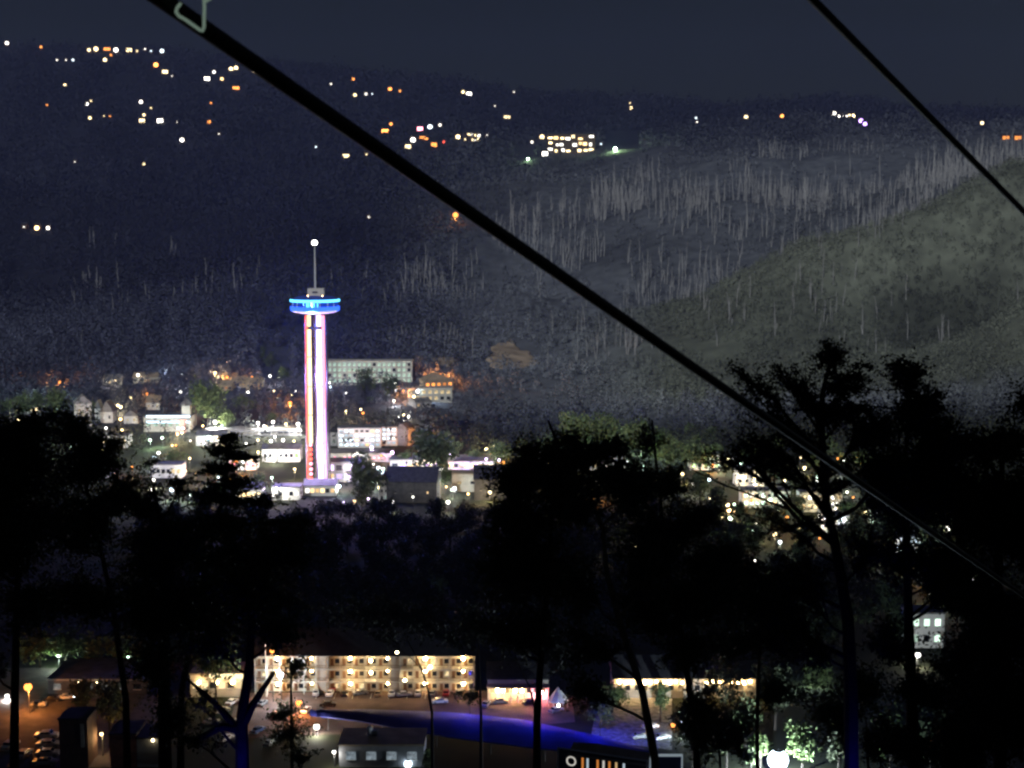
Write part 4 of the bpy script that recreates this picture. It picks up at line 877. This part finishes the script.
# dead trees
def snag_mesh(seed, h, full=True):
    r = random.Random(seed); mb = MB()
    for st in range(r.choice((1, 1, 2))):
        lx = r.uniform(-2.6, 2.6); ly = r.uniform(-1.5, 1.5); ox = st * r.uniform(-2, 2); hh = h * (1 if st == 0 else r.uniform(.5, .8))
        pts = [(ox, 0, -1), (ox + lx * .1 + r.uniform(-.3, .3), ly * .3, hh * .3), (ox + lx * .45 + r.uniform(-.5, .5), ly * .7, hh * .65), (ox + lx, ly, hh)]
        mb.tube(pts, [.34, .28, .20, .06], 4)
        for k in range(r.randint(4, 9)):
            z = hh * r.uniform(.35, .95); a = r.uniform(0, 6.28); L = r.uniform(1.2, 4.2) * (1.15 - z / hh * .6)
            q = Vector((ox + lx * (z / hh) ** 1.6, ly * z / hh, z)); e = q + Vector((math.cos(a) * L * .55, math.sin(a) * L * .55, L * r.uniform(.5, 1.2)))
            mb.tube([q, q.lerp(e, .5) + Vector((0, 0, -.2)), e], [.13, .10, .03], 3)
    return mb
sr = np.random.default_rng(5)
protos = [snag_mesh(i, h).build('dead_tree', M_dead) for i, h in enumerate((13, 16, 19, 22, 15, 18))]
for p in protos: tag(p, 'bare pale dead tree standing on the dark wooded hillside', 'dead tree', 'bare pale dead trees on the hillside')
cand = []
while len(cand) < 1900:
    d = sr.uniform(1130, 2750); px = sr.uniform(385, 1030) if sr.random() < .92 else sr.uniform(60, 385); x = (px - 512) / FOC * d
    if fbm(np.array([x / 75]), np.array([d / 110]), 44)[0] < sr.uniform(-.1, .6): continue
    z = float(H(x, d)); ppx, ppy = pix(x, d, z)
    lim = np.interp(ppx, [60, 380, 480, 560, 640, 720, 800, 1030], [240, 290, 235, 205, 175, 165, 150, 150])
    if ppy < lim or ppy > 425: continue
    if d > 1350 and ppx > 650 and sr.random() < .15: continue
    if d < 1340 and ppx > 640 and sr.random() < .8: continue
    if cleared(np.array([ppx]), np.array([ppy - 8]), np.array([d]))[0]: continue
    cand.append((d, x, z, sr.uniform(.45, 1.45) * (1.0 + .55 * np.clip((d - 1300) / 500, 0, 1))))
cand.sort(key=lambda c: c[0] / c[3])
rest = MB(); srcs = [[snag_mesh(20 + i, h) for i, h in enumerate((13, 17, 20, 16))]][0]
for i, (d, x, z, s) in enumerate(cand):
    if i < 300:
        o = protos[i] if i < len(protos) else protos[i % len(protos)].copy()
        if i >= len(protos): COL.objects.link(o)
        o.location = (x, d, z); o.rotation_euler = (0, 0, i * 1.7); o.scale = (s, s, s)
    else:
        m_ = srcs[i % 4]; ca, sa = math.cos(i), math.sin(i)
        rest.add([(x + (a * ca - b * sa) * s, d + (a * sa + b * ca) * s, z + c * s) for a, b, c in m_.v], m_.f)
tag(rest.build('dead_woods', M_dead), kind='stuff')

# ------------------------------------------------------------------ town trees (round crowns)
def town_tree(name, label, leafm, r, h, n, ls, group=None, cat='tree', conic=False):
    o = thing(name, (0, 0, 0), label, cat, group)
    mb = MB(); mb.tube([(0, 0, -1), (.1, 0, h * .35), (.0, .15, h * .7)], [.32, .24, .1], 7)
    for k in range(5):
        a = k * 1.26; mb.tube([(.05, .03, h * .34), (math.cos(a) * r * .35, math.sin(a) * r * .35, h * .55), (math.cos(a) * r * .6, math.sin(a) * r * .6, h * .72)], [.14, .09, .04], 5)
    mb.build('trunk', M_bark, o)
    # lumpy crown from clumps
    nc_ = 26; cc = rng.normal(size=(nc_, 3)); cc /= np.linalg.norm(cc, axis=1)[:, None]; cc *= rng.uniform(.25, .95, nc_)[:, None]
    if conic:
        zz = rng.uniform(0, 1, nc_); cc[:, 2] = zz * 2 - 1; cc[:, :2] *= (1.05 - zz)[:, None]
    cc = cc * np.array([r, r, h * .36]) + np.array([0, 0, h * .62])
    w_ = rng.integers(0, nc_, n); C = cc[w_] + rng.normal(size=(n, 3)) * (r * .2)
    V = leaf_quads(C, ls * rng.uniform(.6, 1.3, n), .65)
    np_mesh('crown', V, n, leafm, o); return o
wp = [town_tree('woodland_tree', 'dark leafy tree in the woods between the motel and the tower', M_leaf_mid, r, h, 1300, .42, 'dark trees in the woods before the town') for r, h in ((4.6, 13), (5.4, 11), (3.8, 14.5))]
wr = np.random.default_rng(3); spots = []
for _ in range(4000):
    px = wr.uniform(150, 1010); py = wr.uniform(497, 652)
    p = G(px, py)
    if py > 610 and 180 < px < 760 and p.y < 430: continue
    if px < 330 and py < 520: continue
    if 900 < px < 950 and 560 < py < 660: continue
    if any((px - q[0]) ** 2 + ((py - q[1]) * 2.6) ** 2 < 19 ** 2 for q in spots): continue
    if any(x0 - 3 < px < x1 + 3 and y0 + 4 < py - 9 < y1 + 14 and p.y < dm + 1 for x0, x1, y0, y1, dm in CL): 
        if py < 520 or any(abs(px - l[0]) < 14 and 0 < py - l[1] < 45 for l in LAMPS): continue
    if any(abs(px - l[0]) < 12 and 4 < py - l[1] < 40 for l in LAMPS): continue
    spots.append((px, py))
for i, (px, py) in enumerate(spots[:300]):
    p = G(px, py); o = wp[i] if i < 3 else dup(wp[i % 3]); s = wr.uniform(.9, 1.35)
    o.location = (p.x, p.y, -.1); o.rotation_euler = (0, 0, wr.uniform(0, 6.28)); o.scale = (s, s, s * wr.uniform(.85, 1.15))
CL0 = list(CLEAR)
def place_tree(px, yb, ytop, wpx, label, leafm, name='town_tree', group='trees standing in the town', conic=False, n=1500, ls=None, d=None):
    p = G(px, yb) if d is None else P(px, yb, d)
    if p.y > 760: p = hit(px, yb)
    h = (yb - ytop) / FOC * p.y * 1.03; r = wpx / 2 / FOC * p.y
    if d is not None:
        gz = float(H(p.x, p.y)); h += p.z - gz; p.z = gz
    o = town_tree(name, label, leafm, r * .9, h, n, ls or max(.28, r * .085), group, conic=conic); o.location = p; return o
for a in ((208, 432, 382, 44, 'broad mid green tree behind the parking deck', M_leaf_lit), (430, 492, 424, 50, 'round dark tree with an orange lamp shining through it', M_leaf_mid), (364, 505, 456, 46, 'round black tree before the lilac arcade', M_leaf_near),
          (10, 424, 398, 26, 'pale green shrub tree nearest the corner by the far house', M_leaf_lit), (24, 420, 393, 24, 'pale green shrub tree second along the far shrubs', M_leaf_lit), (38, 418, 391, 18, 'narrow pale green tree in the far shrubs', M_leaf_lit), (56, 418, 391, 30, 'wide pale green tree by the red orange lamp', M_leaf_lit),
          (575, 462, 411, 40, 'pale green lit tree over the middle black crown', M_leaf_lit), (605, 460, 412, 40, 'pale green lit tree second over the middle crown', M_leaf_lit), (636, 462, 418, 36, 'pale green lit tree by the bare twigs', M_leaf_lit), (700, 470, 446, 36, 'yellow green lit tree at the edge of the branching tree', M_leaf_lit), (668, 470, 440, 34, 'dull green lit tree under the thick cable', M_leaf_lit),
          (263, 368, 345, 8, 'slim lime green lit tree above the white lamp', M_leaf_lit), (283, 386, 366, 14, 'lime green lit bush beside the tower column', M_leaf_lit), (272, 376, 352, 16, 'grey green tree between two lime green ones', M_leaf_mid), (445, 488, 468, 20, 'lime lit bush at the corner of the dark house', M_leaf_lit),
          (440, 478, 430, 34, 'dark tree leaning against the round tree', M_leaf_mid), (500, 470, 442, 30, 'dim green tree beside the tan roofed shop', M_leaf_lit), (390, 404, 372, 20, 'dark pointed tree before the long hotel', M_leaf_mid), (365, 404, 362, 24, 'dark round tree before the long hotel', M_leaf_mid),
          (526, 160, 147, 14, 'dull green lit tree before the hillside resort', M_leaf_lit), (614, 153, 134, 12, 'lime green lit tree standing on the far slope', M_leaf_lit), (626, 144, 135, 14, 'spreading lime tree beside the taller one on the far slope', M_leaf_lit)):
    place_tree(*a)
tr_ = np.random.default_rng(23); tp_ = [town_tree('town_tree', 'pale green town tree lit from below by the street lamps', M_leaf_lit, r, h, 1100, .42, 'lit trees among the town lamps') for r, h in ((4.2, 9), (5.2, 10.5), (3.2, 8))]
k_ = 0
for (x0, x1, y0, y1, n) in ((545, 700, 438, 462, 20), (700, 870, 440, 500, 16), (0, 300, 410, 440, 16), (100, 300, 440, 500, 12), (320, 540, 452, 500, 14), (230, 470, 392, 420, 14)):
    for _ in range(n):
        px, py = tr_.uniform(x0, x1), tr_.uniform(y0, y1); p = hit(px, py)
        if any(a0 - 8 < px < a1 + 8 and b0 - 4 < py < b1 + 14 and p.y < dm + 6 for a0, a1, b0, b1, dm in CL0): continue
        o = tp_[k_] if k_ < 3 else dup(tp_[k_ % 3]); k_ += 1; s = tr_.uniform(.7, 1.25)
        o.location = (p.x, p.y, p.z - .1); o.rotation_euler = (0, 0, tr_.uniform(0, 6)); o.scale = (s, s, s)
globe(thing('garden_lamp', hit(615, 150, 2), 'garden lamp glowing under the far lime green trees', 'garden lamp'), (0, -3, 2), 'green', 2500, 1.8, 1, 'globe')
globe(thing('garden_lamp', hit(528, 160, 2), 'garden lamp lighting the dull green tree by the resort', 'garden lamp'), (0, -4, 2), 'green', 500, 1.4, 1, 'globe')
# bottom trees
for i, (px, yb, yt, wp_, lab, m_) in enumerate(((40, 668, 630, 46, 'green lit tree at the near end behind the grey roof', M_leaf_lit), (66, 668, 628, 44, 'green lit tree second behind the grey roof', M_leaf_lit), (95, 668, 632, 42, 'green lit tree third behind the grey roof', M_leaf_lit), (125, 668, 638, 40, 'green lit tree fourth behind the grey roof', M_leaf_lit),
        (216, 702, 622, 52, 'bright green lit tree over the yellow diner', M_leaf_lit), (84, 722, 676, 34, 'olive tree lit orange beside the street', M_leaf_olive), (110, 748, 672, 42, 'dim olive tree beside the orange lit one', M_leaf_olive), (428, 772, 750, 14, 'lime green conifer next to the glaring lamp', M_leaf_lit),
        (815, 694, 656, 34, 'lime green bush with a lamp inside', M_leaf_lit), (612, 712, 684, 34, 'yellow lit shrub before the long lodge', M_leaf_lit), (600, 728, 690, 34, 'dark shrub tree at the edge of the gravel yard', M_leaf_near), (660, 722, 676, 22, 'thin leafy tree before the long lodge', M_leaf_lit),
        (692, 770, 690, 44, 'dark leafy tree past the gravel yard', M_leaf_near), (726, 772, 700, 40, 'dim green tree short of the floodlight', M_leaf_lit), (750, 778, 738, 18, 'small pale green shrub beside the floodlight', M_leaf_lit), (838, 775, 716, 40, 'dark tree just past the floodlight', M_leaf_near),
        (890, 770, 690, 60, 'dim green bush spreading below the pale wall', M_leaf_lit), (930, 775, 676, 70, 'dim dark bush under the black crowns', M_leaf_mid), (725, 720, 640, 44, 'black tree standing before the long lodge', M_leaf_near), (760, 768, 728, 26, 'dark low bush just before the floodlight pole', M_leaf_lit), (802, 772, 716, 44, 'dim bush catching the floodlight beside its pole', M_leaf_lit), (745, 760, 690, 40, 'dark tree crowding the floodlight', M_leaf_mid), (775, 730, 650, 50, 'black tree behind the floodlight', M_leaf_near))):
    place_tree(px, yb, yt, wp_, lab, m_, 'street_tree' if i not in (7,) else 'conifer', 'trees along the lots and street', conic=(i == 7))

# ------------------------------------------------------------------ near trees on the slope
def near_tree(label, trunk, d, r0, blobs, leaf=.15, nleaf=55, spread=.55, m=M_leaf_near, bark=M_bark, seed=1, twig=True, name='tree', pine=False):
    global rng
    rng = np.random.default_rng(seed); rr = random.Random(seed)
    pts = [P(px, py, d) for px, py in trunk]
    g = float(H(pts[0].x, pts[0].y))
    base = Vector((pts[0].x, pts[0].y, g))
    o = thing(name, base, label, 'tree', 'black trees on the near slope')
    L = [Vector((0, 0, -1.0))] + [p - base for p in pts if (p - base).z > .3]
    n = len(L); rad = [r0 * (1 - .80 * (i / (n - 1)) ** .9) for i in range(n)]; rad[0] = r0 * 1.35
    mb = MB(); mb.tube(L, rad, 9)
    C, S = [], []
    ztop = L[-1].z; zlo = L[0].z + (ztop - L[0].z) * .3
    sc_ = d / FOC
    def on_trunk(zz):
        zz = min(max(zz, zlo), ztop)
        for i in range(n - 1):
            if L[i].z <= zz <= L[i + 1].z or i == n - 2:
                f = min(max((zz - L[i].z) / max(1e-6, L[i + 1].z - L[i].z), 0), 1); return L[i].lerp(L[i + 1], f), rad[i] + (rad[i + 1] - rad[i]) * f
    for cx, cy, rx, ry, nb in blobs:
        c = P(cx, cy, d) - base; rx *= sc_; ry *= sc_
        nl_ = max(1, min(4, nb // 18)); limbs = []
        for _ in range(nl_):
            e = c + Vector((rr.uniform(-.45, .45) * rx, rr.uniform(-.5, .5) * max(rx, 1.5), rr.uniform(-.3, .45) * ry))
            hd = (Vector((e.x, e.y)) - Vector((L[-1].x, L[-1].y)) * .6).length
            q, rq = on_trunk(e.z - rr.uniform(.5, 1.1) * hd - .4 if not pine else e.z - .1 * hd)
            ln = (e - q).length; jit = lambda k: Vector((rr.uniform(-k, k) * ln, rr.uniform(-k, k) * ln, rr.uniform(-k, k) * ln * .5))
            p1 = q.lerp(e, .3) + jit(.07) - Vector((0, 0, .03 * ln)); p2 = q.lerp(e, .65) + jit(.06) + Vector((0, 0, .02 * ln))
            rb = min(rq * .62, .03 + .020 * ln); mb.tube([q, p1, p2, e], [rb, rb * .75, rb * .5, rb * .22], 6); limbs.append((p1, p2, e, rb))
        for _ in range(nb):
            while True:
                u = np.array([rr.uniform(-1, 1) for _ in range(3)])
                if u @ u < 1: break
            e = c + Vector((u[0] * rx, u[1] * max(rx, 1.5) * .9, u[2] * ry))
            p1, p2, p3, rb = rr.choice(limbs); t_ = rr.uniform(.1, 1)
            q = p1.lerp(p2, t_ * 2) if t_ < .5 else p2.lerp(p3, t_ * 2 - 1)
            ln = (e - q).length; k = .14 * ln
            mid = q.lerp(e, .5) + Vector((rr.uniform(-k, k), rr.uniform(-k, k), rr.uniform(-.3, .8) * k if not pine else 0))
            r2 = min(rb * .5, .012 + .010 * ln); mb.tube([q, mid, e], [r2, r2 * .65, r2 * .25], 4)
            sp_ = spread * rr.uniform(.5, 1.0)
            m_n = int(nleaf * 1.7 * rr.uniform(.3, 1.1)); f = rng.uniform(.2, 1.05, m_n)[:, None]; q_, m_, e_ = np.array(q), np.array(mid), np.array(e)
            seg = np.where(f < .5, q_ + (m_ - q_) * f * 2, m_ + (e_ - m_) * (f * 2 - 1))
            # tufts: leaves gather in small sprays along the twig
            tuft = rng.normal(size=(6, 3)) * sp_ * .8; tw_ = tuft[rng.integers(0, 6, m_n)] + rng.normal(size=(m_n, 3)) * sp_ * .38
            C.append(seg + tw_ * (.35 + .8 * f) * np.array([1, 1, .65 if not pine else .22]))
            S.append(leaf * .66 * rng.uniform(.6, 1.35, m_n))
    C = np.concatenate(C); S = np.concatenate(S)
    mb.build('trunk', bark, o)
    np_mesh('crown', leaf_quads(C, S, .5), len(C), m, o)
    return o
near_tree('black leafy tree at the edge with a straight trunk to the ground', [(14, 800), (15, 690), (17, 600), (22, 480), (30, 425)], 72, .34, [(8, 440, 36, 30, 50), (38, 432, 30, 24, 34), (10, 484, 60, 34, 70), (25, 460, 50, 24, 40), (0, 540, 70, 60, 90), (40, 520, 45, 50, 50), (30, 610, 55, 32, 46), (-40, 500, 50, 80, 60), (-10, 660, 30, 24, 12)], seed=1, nleaf=85)
near_tree('black round topped tree second from the edge', [(128, 800), (126, 700), (112, 600), (90, 500), (68, 430)], 80, .30, [(66, 424, 24, 20, 34), (86, 440, 26, 22, 30), (70, 470, 50, 30, 60), (104, 458, 30, 24, 34), (85, 520, 60, 50, 110), (80, 595, 60, 36, 70), (120, 440, 14, 12, 8), (128, 490, 26, 30, 26)], seed=2, nleaf=85)
near_tree('black tree with a stout trunk between the shed and forked tree', [(166, 800), (164, 700), (165, 600), (160, 520), (154, 490)], 76, .50, [(140, 500, 30, 24, 26), (165, 550, 60, 50, 110), (150, 610, 60, 40, 80), (178, 484, 20, 18, 8), (155, 665, 34, 34, 40), (172, 715, 26, 36, 26), (200, 600, 36, 40, 40), (150, 462, 12, 10, 3)], seed=3, nleaf=85)
near_tree('black pine with flat layered boughs beside the tower', [(180, 800), (182, 690), (200, 590), (222, 500), (232, 432)], 84, .30, [(229, 437, 9, 8, 10), (224, 448, 18, 7, 14), (238, 460, 26, 8, 18), (216, 470, 28, 7, 18), (236, 482, 36, 8, 24), (222, 500, 46, 12, 34), (215, 528, 60, 22, 60), (245, 565, 60, 30, 90), (215, 610, 60, 34, 80), (268, 500, 30, 10, 12), (290, 525, 30, 12, 14), (275, 600, 40, 30, 40)], pine=True, seed=4, leaf=.16, spread=.6, nleaf=70)
ft = near_tree('forked black tree spreading over the parking lot by the diner', [(243, 830), (242, 745), (242, 715), (250, 660), (252, 610), (248, 560)], 66, .46, [(240, 590, 50, 40, 50), (285, 545, 40, 50, 60), (280, 625, 32, 30, 26), (205, 636, 30, 34, 26), (200, 700, 16, 16, 5), (190, 736, 18, 14, 6)], seed=6, nleaf=65)
fk = MB(); bl_ = ft.location
def rel(px, py, d): return P(px, py, d) - bl_
for limb in ([(242, 735), (232, 722), (216, 704), (200, 690), (186, 678)], [(242, 725), (252, 706), (262, 690), (274, 672)], [(236, 728), (222, 726), (204, 736), (186, 742)]):
    fk.tube([rel(a, b, 66) for a, b in limb], [.26, .2, .15, .1, .05][:len(limb)], 7)
fk.build('limb', M_bark, ft)
near_tree('small dark leafy tree standing alone before the parking lot', [(292, 830), (292, 740), (291, 690), (292, 660)], 105, .22, [(290, 735, 26, 22, 26), (286, 712, 20, 18, 16), (300, 755, 22, 14, 12), (296, 675, 18, 26, 14)], seed=7, nleaf=40, leaf=.2)
near_tree('black tree rising in the middle with bare top twigs', [(536, 840), (537, 720), (542, 640), (550, 560), (552, 490), (556, 440), (548, 420)], 92, .36, [(506, 474, 30, 24, 40), (536, 462, 30, 30, 40), (566, 452, 34, 28, 44), (548, 484, 50, 24, 50), (520, 520, 44, 36, 70), (570, 500, 50, 40, 70), (540, 570, 72, 50, 130), (520, 625, 54, 30, 60), (500, 560, 30, 50, 40)], seed=8, leaf=.19, nleaf=72)
near_tree('leaning pale trunked tree in the middle of the dark crowns', [(657, 860), (655, 760), (642, 690), (622, 630), (606, 570), (603, 530), (590, 495), (582, 470)], 84, .36, [(585, 444, 34, 20, 30), (616, 450, 34, 24, 34), (610, 480, 50, 24, 50), (640, 490, 44, 40, 60), (575, 500, 22, 30, 20), (652, 560, 36, 50, 50), (575, 590, 20, 40, 30), (590, 645, 36, 26, 34), (580, 690, 22, 22, 26)], bark=M_bark_pale, seed=9, leaf=.18, nleaf=60)
near_tree('dark bushy tree under the thick cable with twiggy top', [(698, 840), (696, 740), (684, 650), (668, 570), (660, 500), (652, 420)], 88, .34, [(645, 440, 18, 20, 10), (668, 480, 34, 24, 30), (660, 540, 60, 46, 100), (700, 600, 60, 50, 100), (640, 615, 44, 40, 50), (700, 510, 40, 24, 30), (720, 560, 40, 34, 44), (690, 650, 44, 26, 36), (700, 710, 34, 40, 44)], seed=10, leaf=.18, nleaf=72)
near_tree('tall branching black tree with feathery open crown against the hill', [(852, 880), (851, 700), (848, 620), (838, 560), (826, 500), (822, 440), (822, 395), (828, 370)], 60, .40,
          [(832, 360, 20, 22, 20), (846, 390, 26, 26, 24), (820, 400, 22, 30, 22), (798, 385, 20, 32, 22), (775, 420, 26, 30, 20), (815, 440, 40, 24, 26), (750, 445, 30, 26, 16), (752, 390, 22, 32, 14), (735, 440, 40, 34, 18), (770, 466, 46, 36, 24), (712, 462, 30, 20, 9), (852, 412, 30, 36, 36), (874, 432, 26, 34, 30), (834, 352, 10, 14, 8), (858, 372, 12, 18, 8), (780, 372, 10, 16, 6), (735, 372, 12, 14, 6), (880, 470, 40, 50, 40), (838, 480, 36, 34, 24), (790, 520, 60, 24, 18), (800, 580, 50, 40, 40), (765, 600, 40, 44, 34), (872, 545, 34, 40, 30), (800, 650, 34, 40, 26)], seed=11, leaf=.12, spread=.30, m=M_leaf_big, nleaf=66)
near_tree('dense black tree rising beside the feathery one', [(915, 880), (912, 700), (908, 600), (905, 480), (910, 380)], 64, .42, [(906, 378, 16, 22, 24), (925, 412, 30, 24, 50), (945, 445, 34, 30, 60), (900, 490, 50, 50, 120), (955, 490, 45, 45, 90), (905, 560, 50, 30, 40), (960, 575, 40, 50, 70), (880, 430, 20, 24, 16), (890, 640, 22, 34, 20), (925, 690, 30, 30, 30), (905, 740, 34, 30, 34)], seed=12, leaf=.15, m=M_leaf_big, nleaf=95)
near_tree('dense black tree filling the far edge under the thin cable', [(1000, 880), (1000, 700), (998, 600), (1000, 500), (1004, 440)], 58, .40, [(985, 445, 24, 18, 24), (1012, 440, 20, 20, 24), (985, 510, 50, 50, 120), (1030, 520, 50, 80, 110), (995, 620, 56, 60, 130), (1020, 700, 60, 60, 110)], seed=13, leaf=.14, m=M_leaf_big, nleaf=95)
near_tree('black tree cut by the frame with twigs reaching over the hill', [(1062, 880), (1060, 700), (1056, 560), (1046, 440), (1036, 380)], 54, .34, [(1030, 400, 24, 30, 20), (1050, 470, 40, 60, 60)], seed=14, leaf=.13, nleaf=40, m=M_leaf_big)
near_tree('black tree in the lower corner under the dense crowns', [(965, 880), (965, 760), (962, 690)], 70, .36, [(968, 670, 40, 35, 80), (985, 720, 50, 50, 120), (950, 745, 40, 30, 50)], seed=15, leaf=.16, m=M_leaf_big, nleaf=110)
near_tree('dark slender tree before the long lodge', [(758, 840), (757, 720), (760, 640), (764, 580)], 96, .24, [(765, 600, 44, 45, 80), (735, 580, 44, 44, 70), (790, 630, 40, 40, 60), (735, 640, 34, 26, 26), (790, 690, 34, 26, 26)], seed=16, leaf=.19, nleaf=80)
near_tree('dark low tree between the gravel yard and the floodlight', [(722, 860), (720, 760), (716, 720)], 120, .24, [(700, 735, 30, 40, 40), (735, 730, 30, 40, 30)], seed=20, leaf=.24, nleaf=90)
near_tree('dark low tree behind the trunk of the feathery tree', [(872, 870), (868, 760), (866, 720)], 110, .24, [(866, 690, 30, 40, 40), (830, 720, 30, 44, 40), (880, 745, 30, 34, 30)], seed=21, leaf=.22, nleaf=90)
near_tree('slender bent tree in front of the motel walkways', [(432, 712), (428, 690), (422, 670), (414, 652), (405, 636)], 250, .30, [(395, 615, 40, 22, 30), (430, 620, 40, 24, 30), (375, 630, 30, 12, 10), (350, 610, 40, 24, 24)], seed=17, leaf=.42, spread=1.2)
near_tree('dark tree standing at the restaurant end of the motel', [(481, 715), (480, 690), (479, 660), (478, 630)], 260, .34, [(480, 625, 34, 24, 34), (470, 695, 14, 8, 5), (455, 632, 25, 14, 12)], seed=18, leaf=.42, spread=1.1)
near_tree('forked tree with spreading limbs before the restaurant', [(535, 722), (534, 705), (530, 688), (522, 672), (515, 655)], 262, .36, [(520, 645, 40, 18, 30), (555, 645, 34, 18, 26), (560, 668, 14, 8, 4)], seed=19, leaf=.42, spread=1.1)

# blue uplights strapped to two trunks
for (px, py, d, lab) in ((243, 792, 66, 'small blue uplight at the foot of the forked tree'), (853, 800, 60, 'small blue uplight at the foot of the feathery tree')):
    p = P(px + 4, py, d) - Vector((0, 1.6, 0)); gz = float(H(p.x, p.y))
    q = thing('uplight', (p.x, p.y, gz), lab, 'uplight', 'blue uplights on the trunks')
    MB().tube([(0, 0, -.3), (0, 0, p.z - gz - .1)], .03, 6).build('stake', M_pole, q)
    MB().lathe([(.12, -.12), (.16, .05), (.16, .1)], 8, (0, 0, p.z - gz)).build('lamp_head', M_pole, q)
    ld = bpy.data.lights.new('blue_beam', 'SPOT'); ld.energy = 260; ld.color = (.02, .02, 1); ld.spot_size = R(70); ld.spot_blend = 1; ld.shadow_soft_size = .1
    lo = bpy.data.objects.new('blue_beam', ld); COL.objects.link(lo); lo.parent = q; lo.location = (0, 0, p.z - gz + .15)
    lo.rotation_euler = Vector((-.1, .45, 1)).to_track_quat('-Z', 'Y').to_euler()

# ------------------------------------------------------------------ lift cables overhead
def cable(label, A, dA, B, dB, t0, t1, r, name='lift_cable'):
    a = P(*A, dA); b = P(*B, dB); v = b - a
    pts = [a + v * (t0 + (t1 - t0) * (i / 60)) for i in range(61)]
    o = MB().tube(pts, r, 14).build(name, M_cable, smooth=True); return tag(o, label, 'cable', 'lift cables overhead'), a, v
c1, ca_, cv = cable('thick black lift cable sweeping across the whole view', (160, -2), 3.1, (1024, 596), 13.5, -.9, 9, .0200)
c2, _, _ = cable('thinner black lift cable crossing only the upper corner', (813, 0), 6.0, (1024, 212), 9.0, -2.5, 12, .0190)
wt = MB()
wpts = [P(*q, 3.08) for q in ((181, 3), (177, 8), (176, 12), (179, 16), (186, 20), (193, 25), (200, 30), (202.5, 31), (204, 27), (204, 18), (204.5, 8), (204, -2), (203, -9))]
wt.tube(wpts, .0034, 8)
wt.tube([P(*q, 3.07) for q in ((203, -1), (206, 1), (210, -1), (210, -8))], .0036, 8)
o = tag(wt.build('cord', glow('mint', .16, False), smooth=True), 'pale green cord looped round the thick cable', 'cord')  # faint emission on the cord stands in for light falling on it
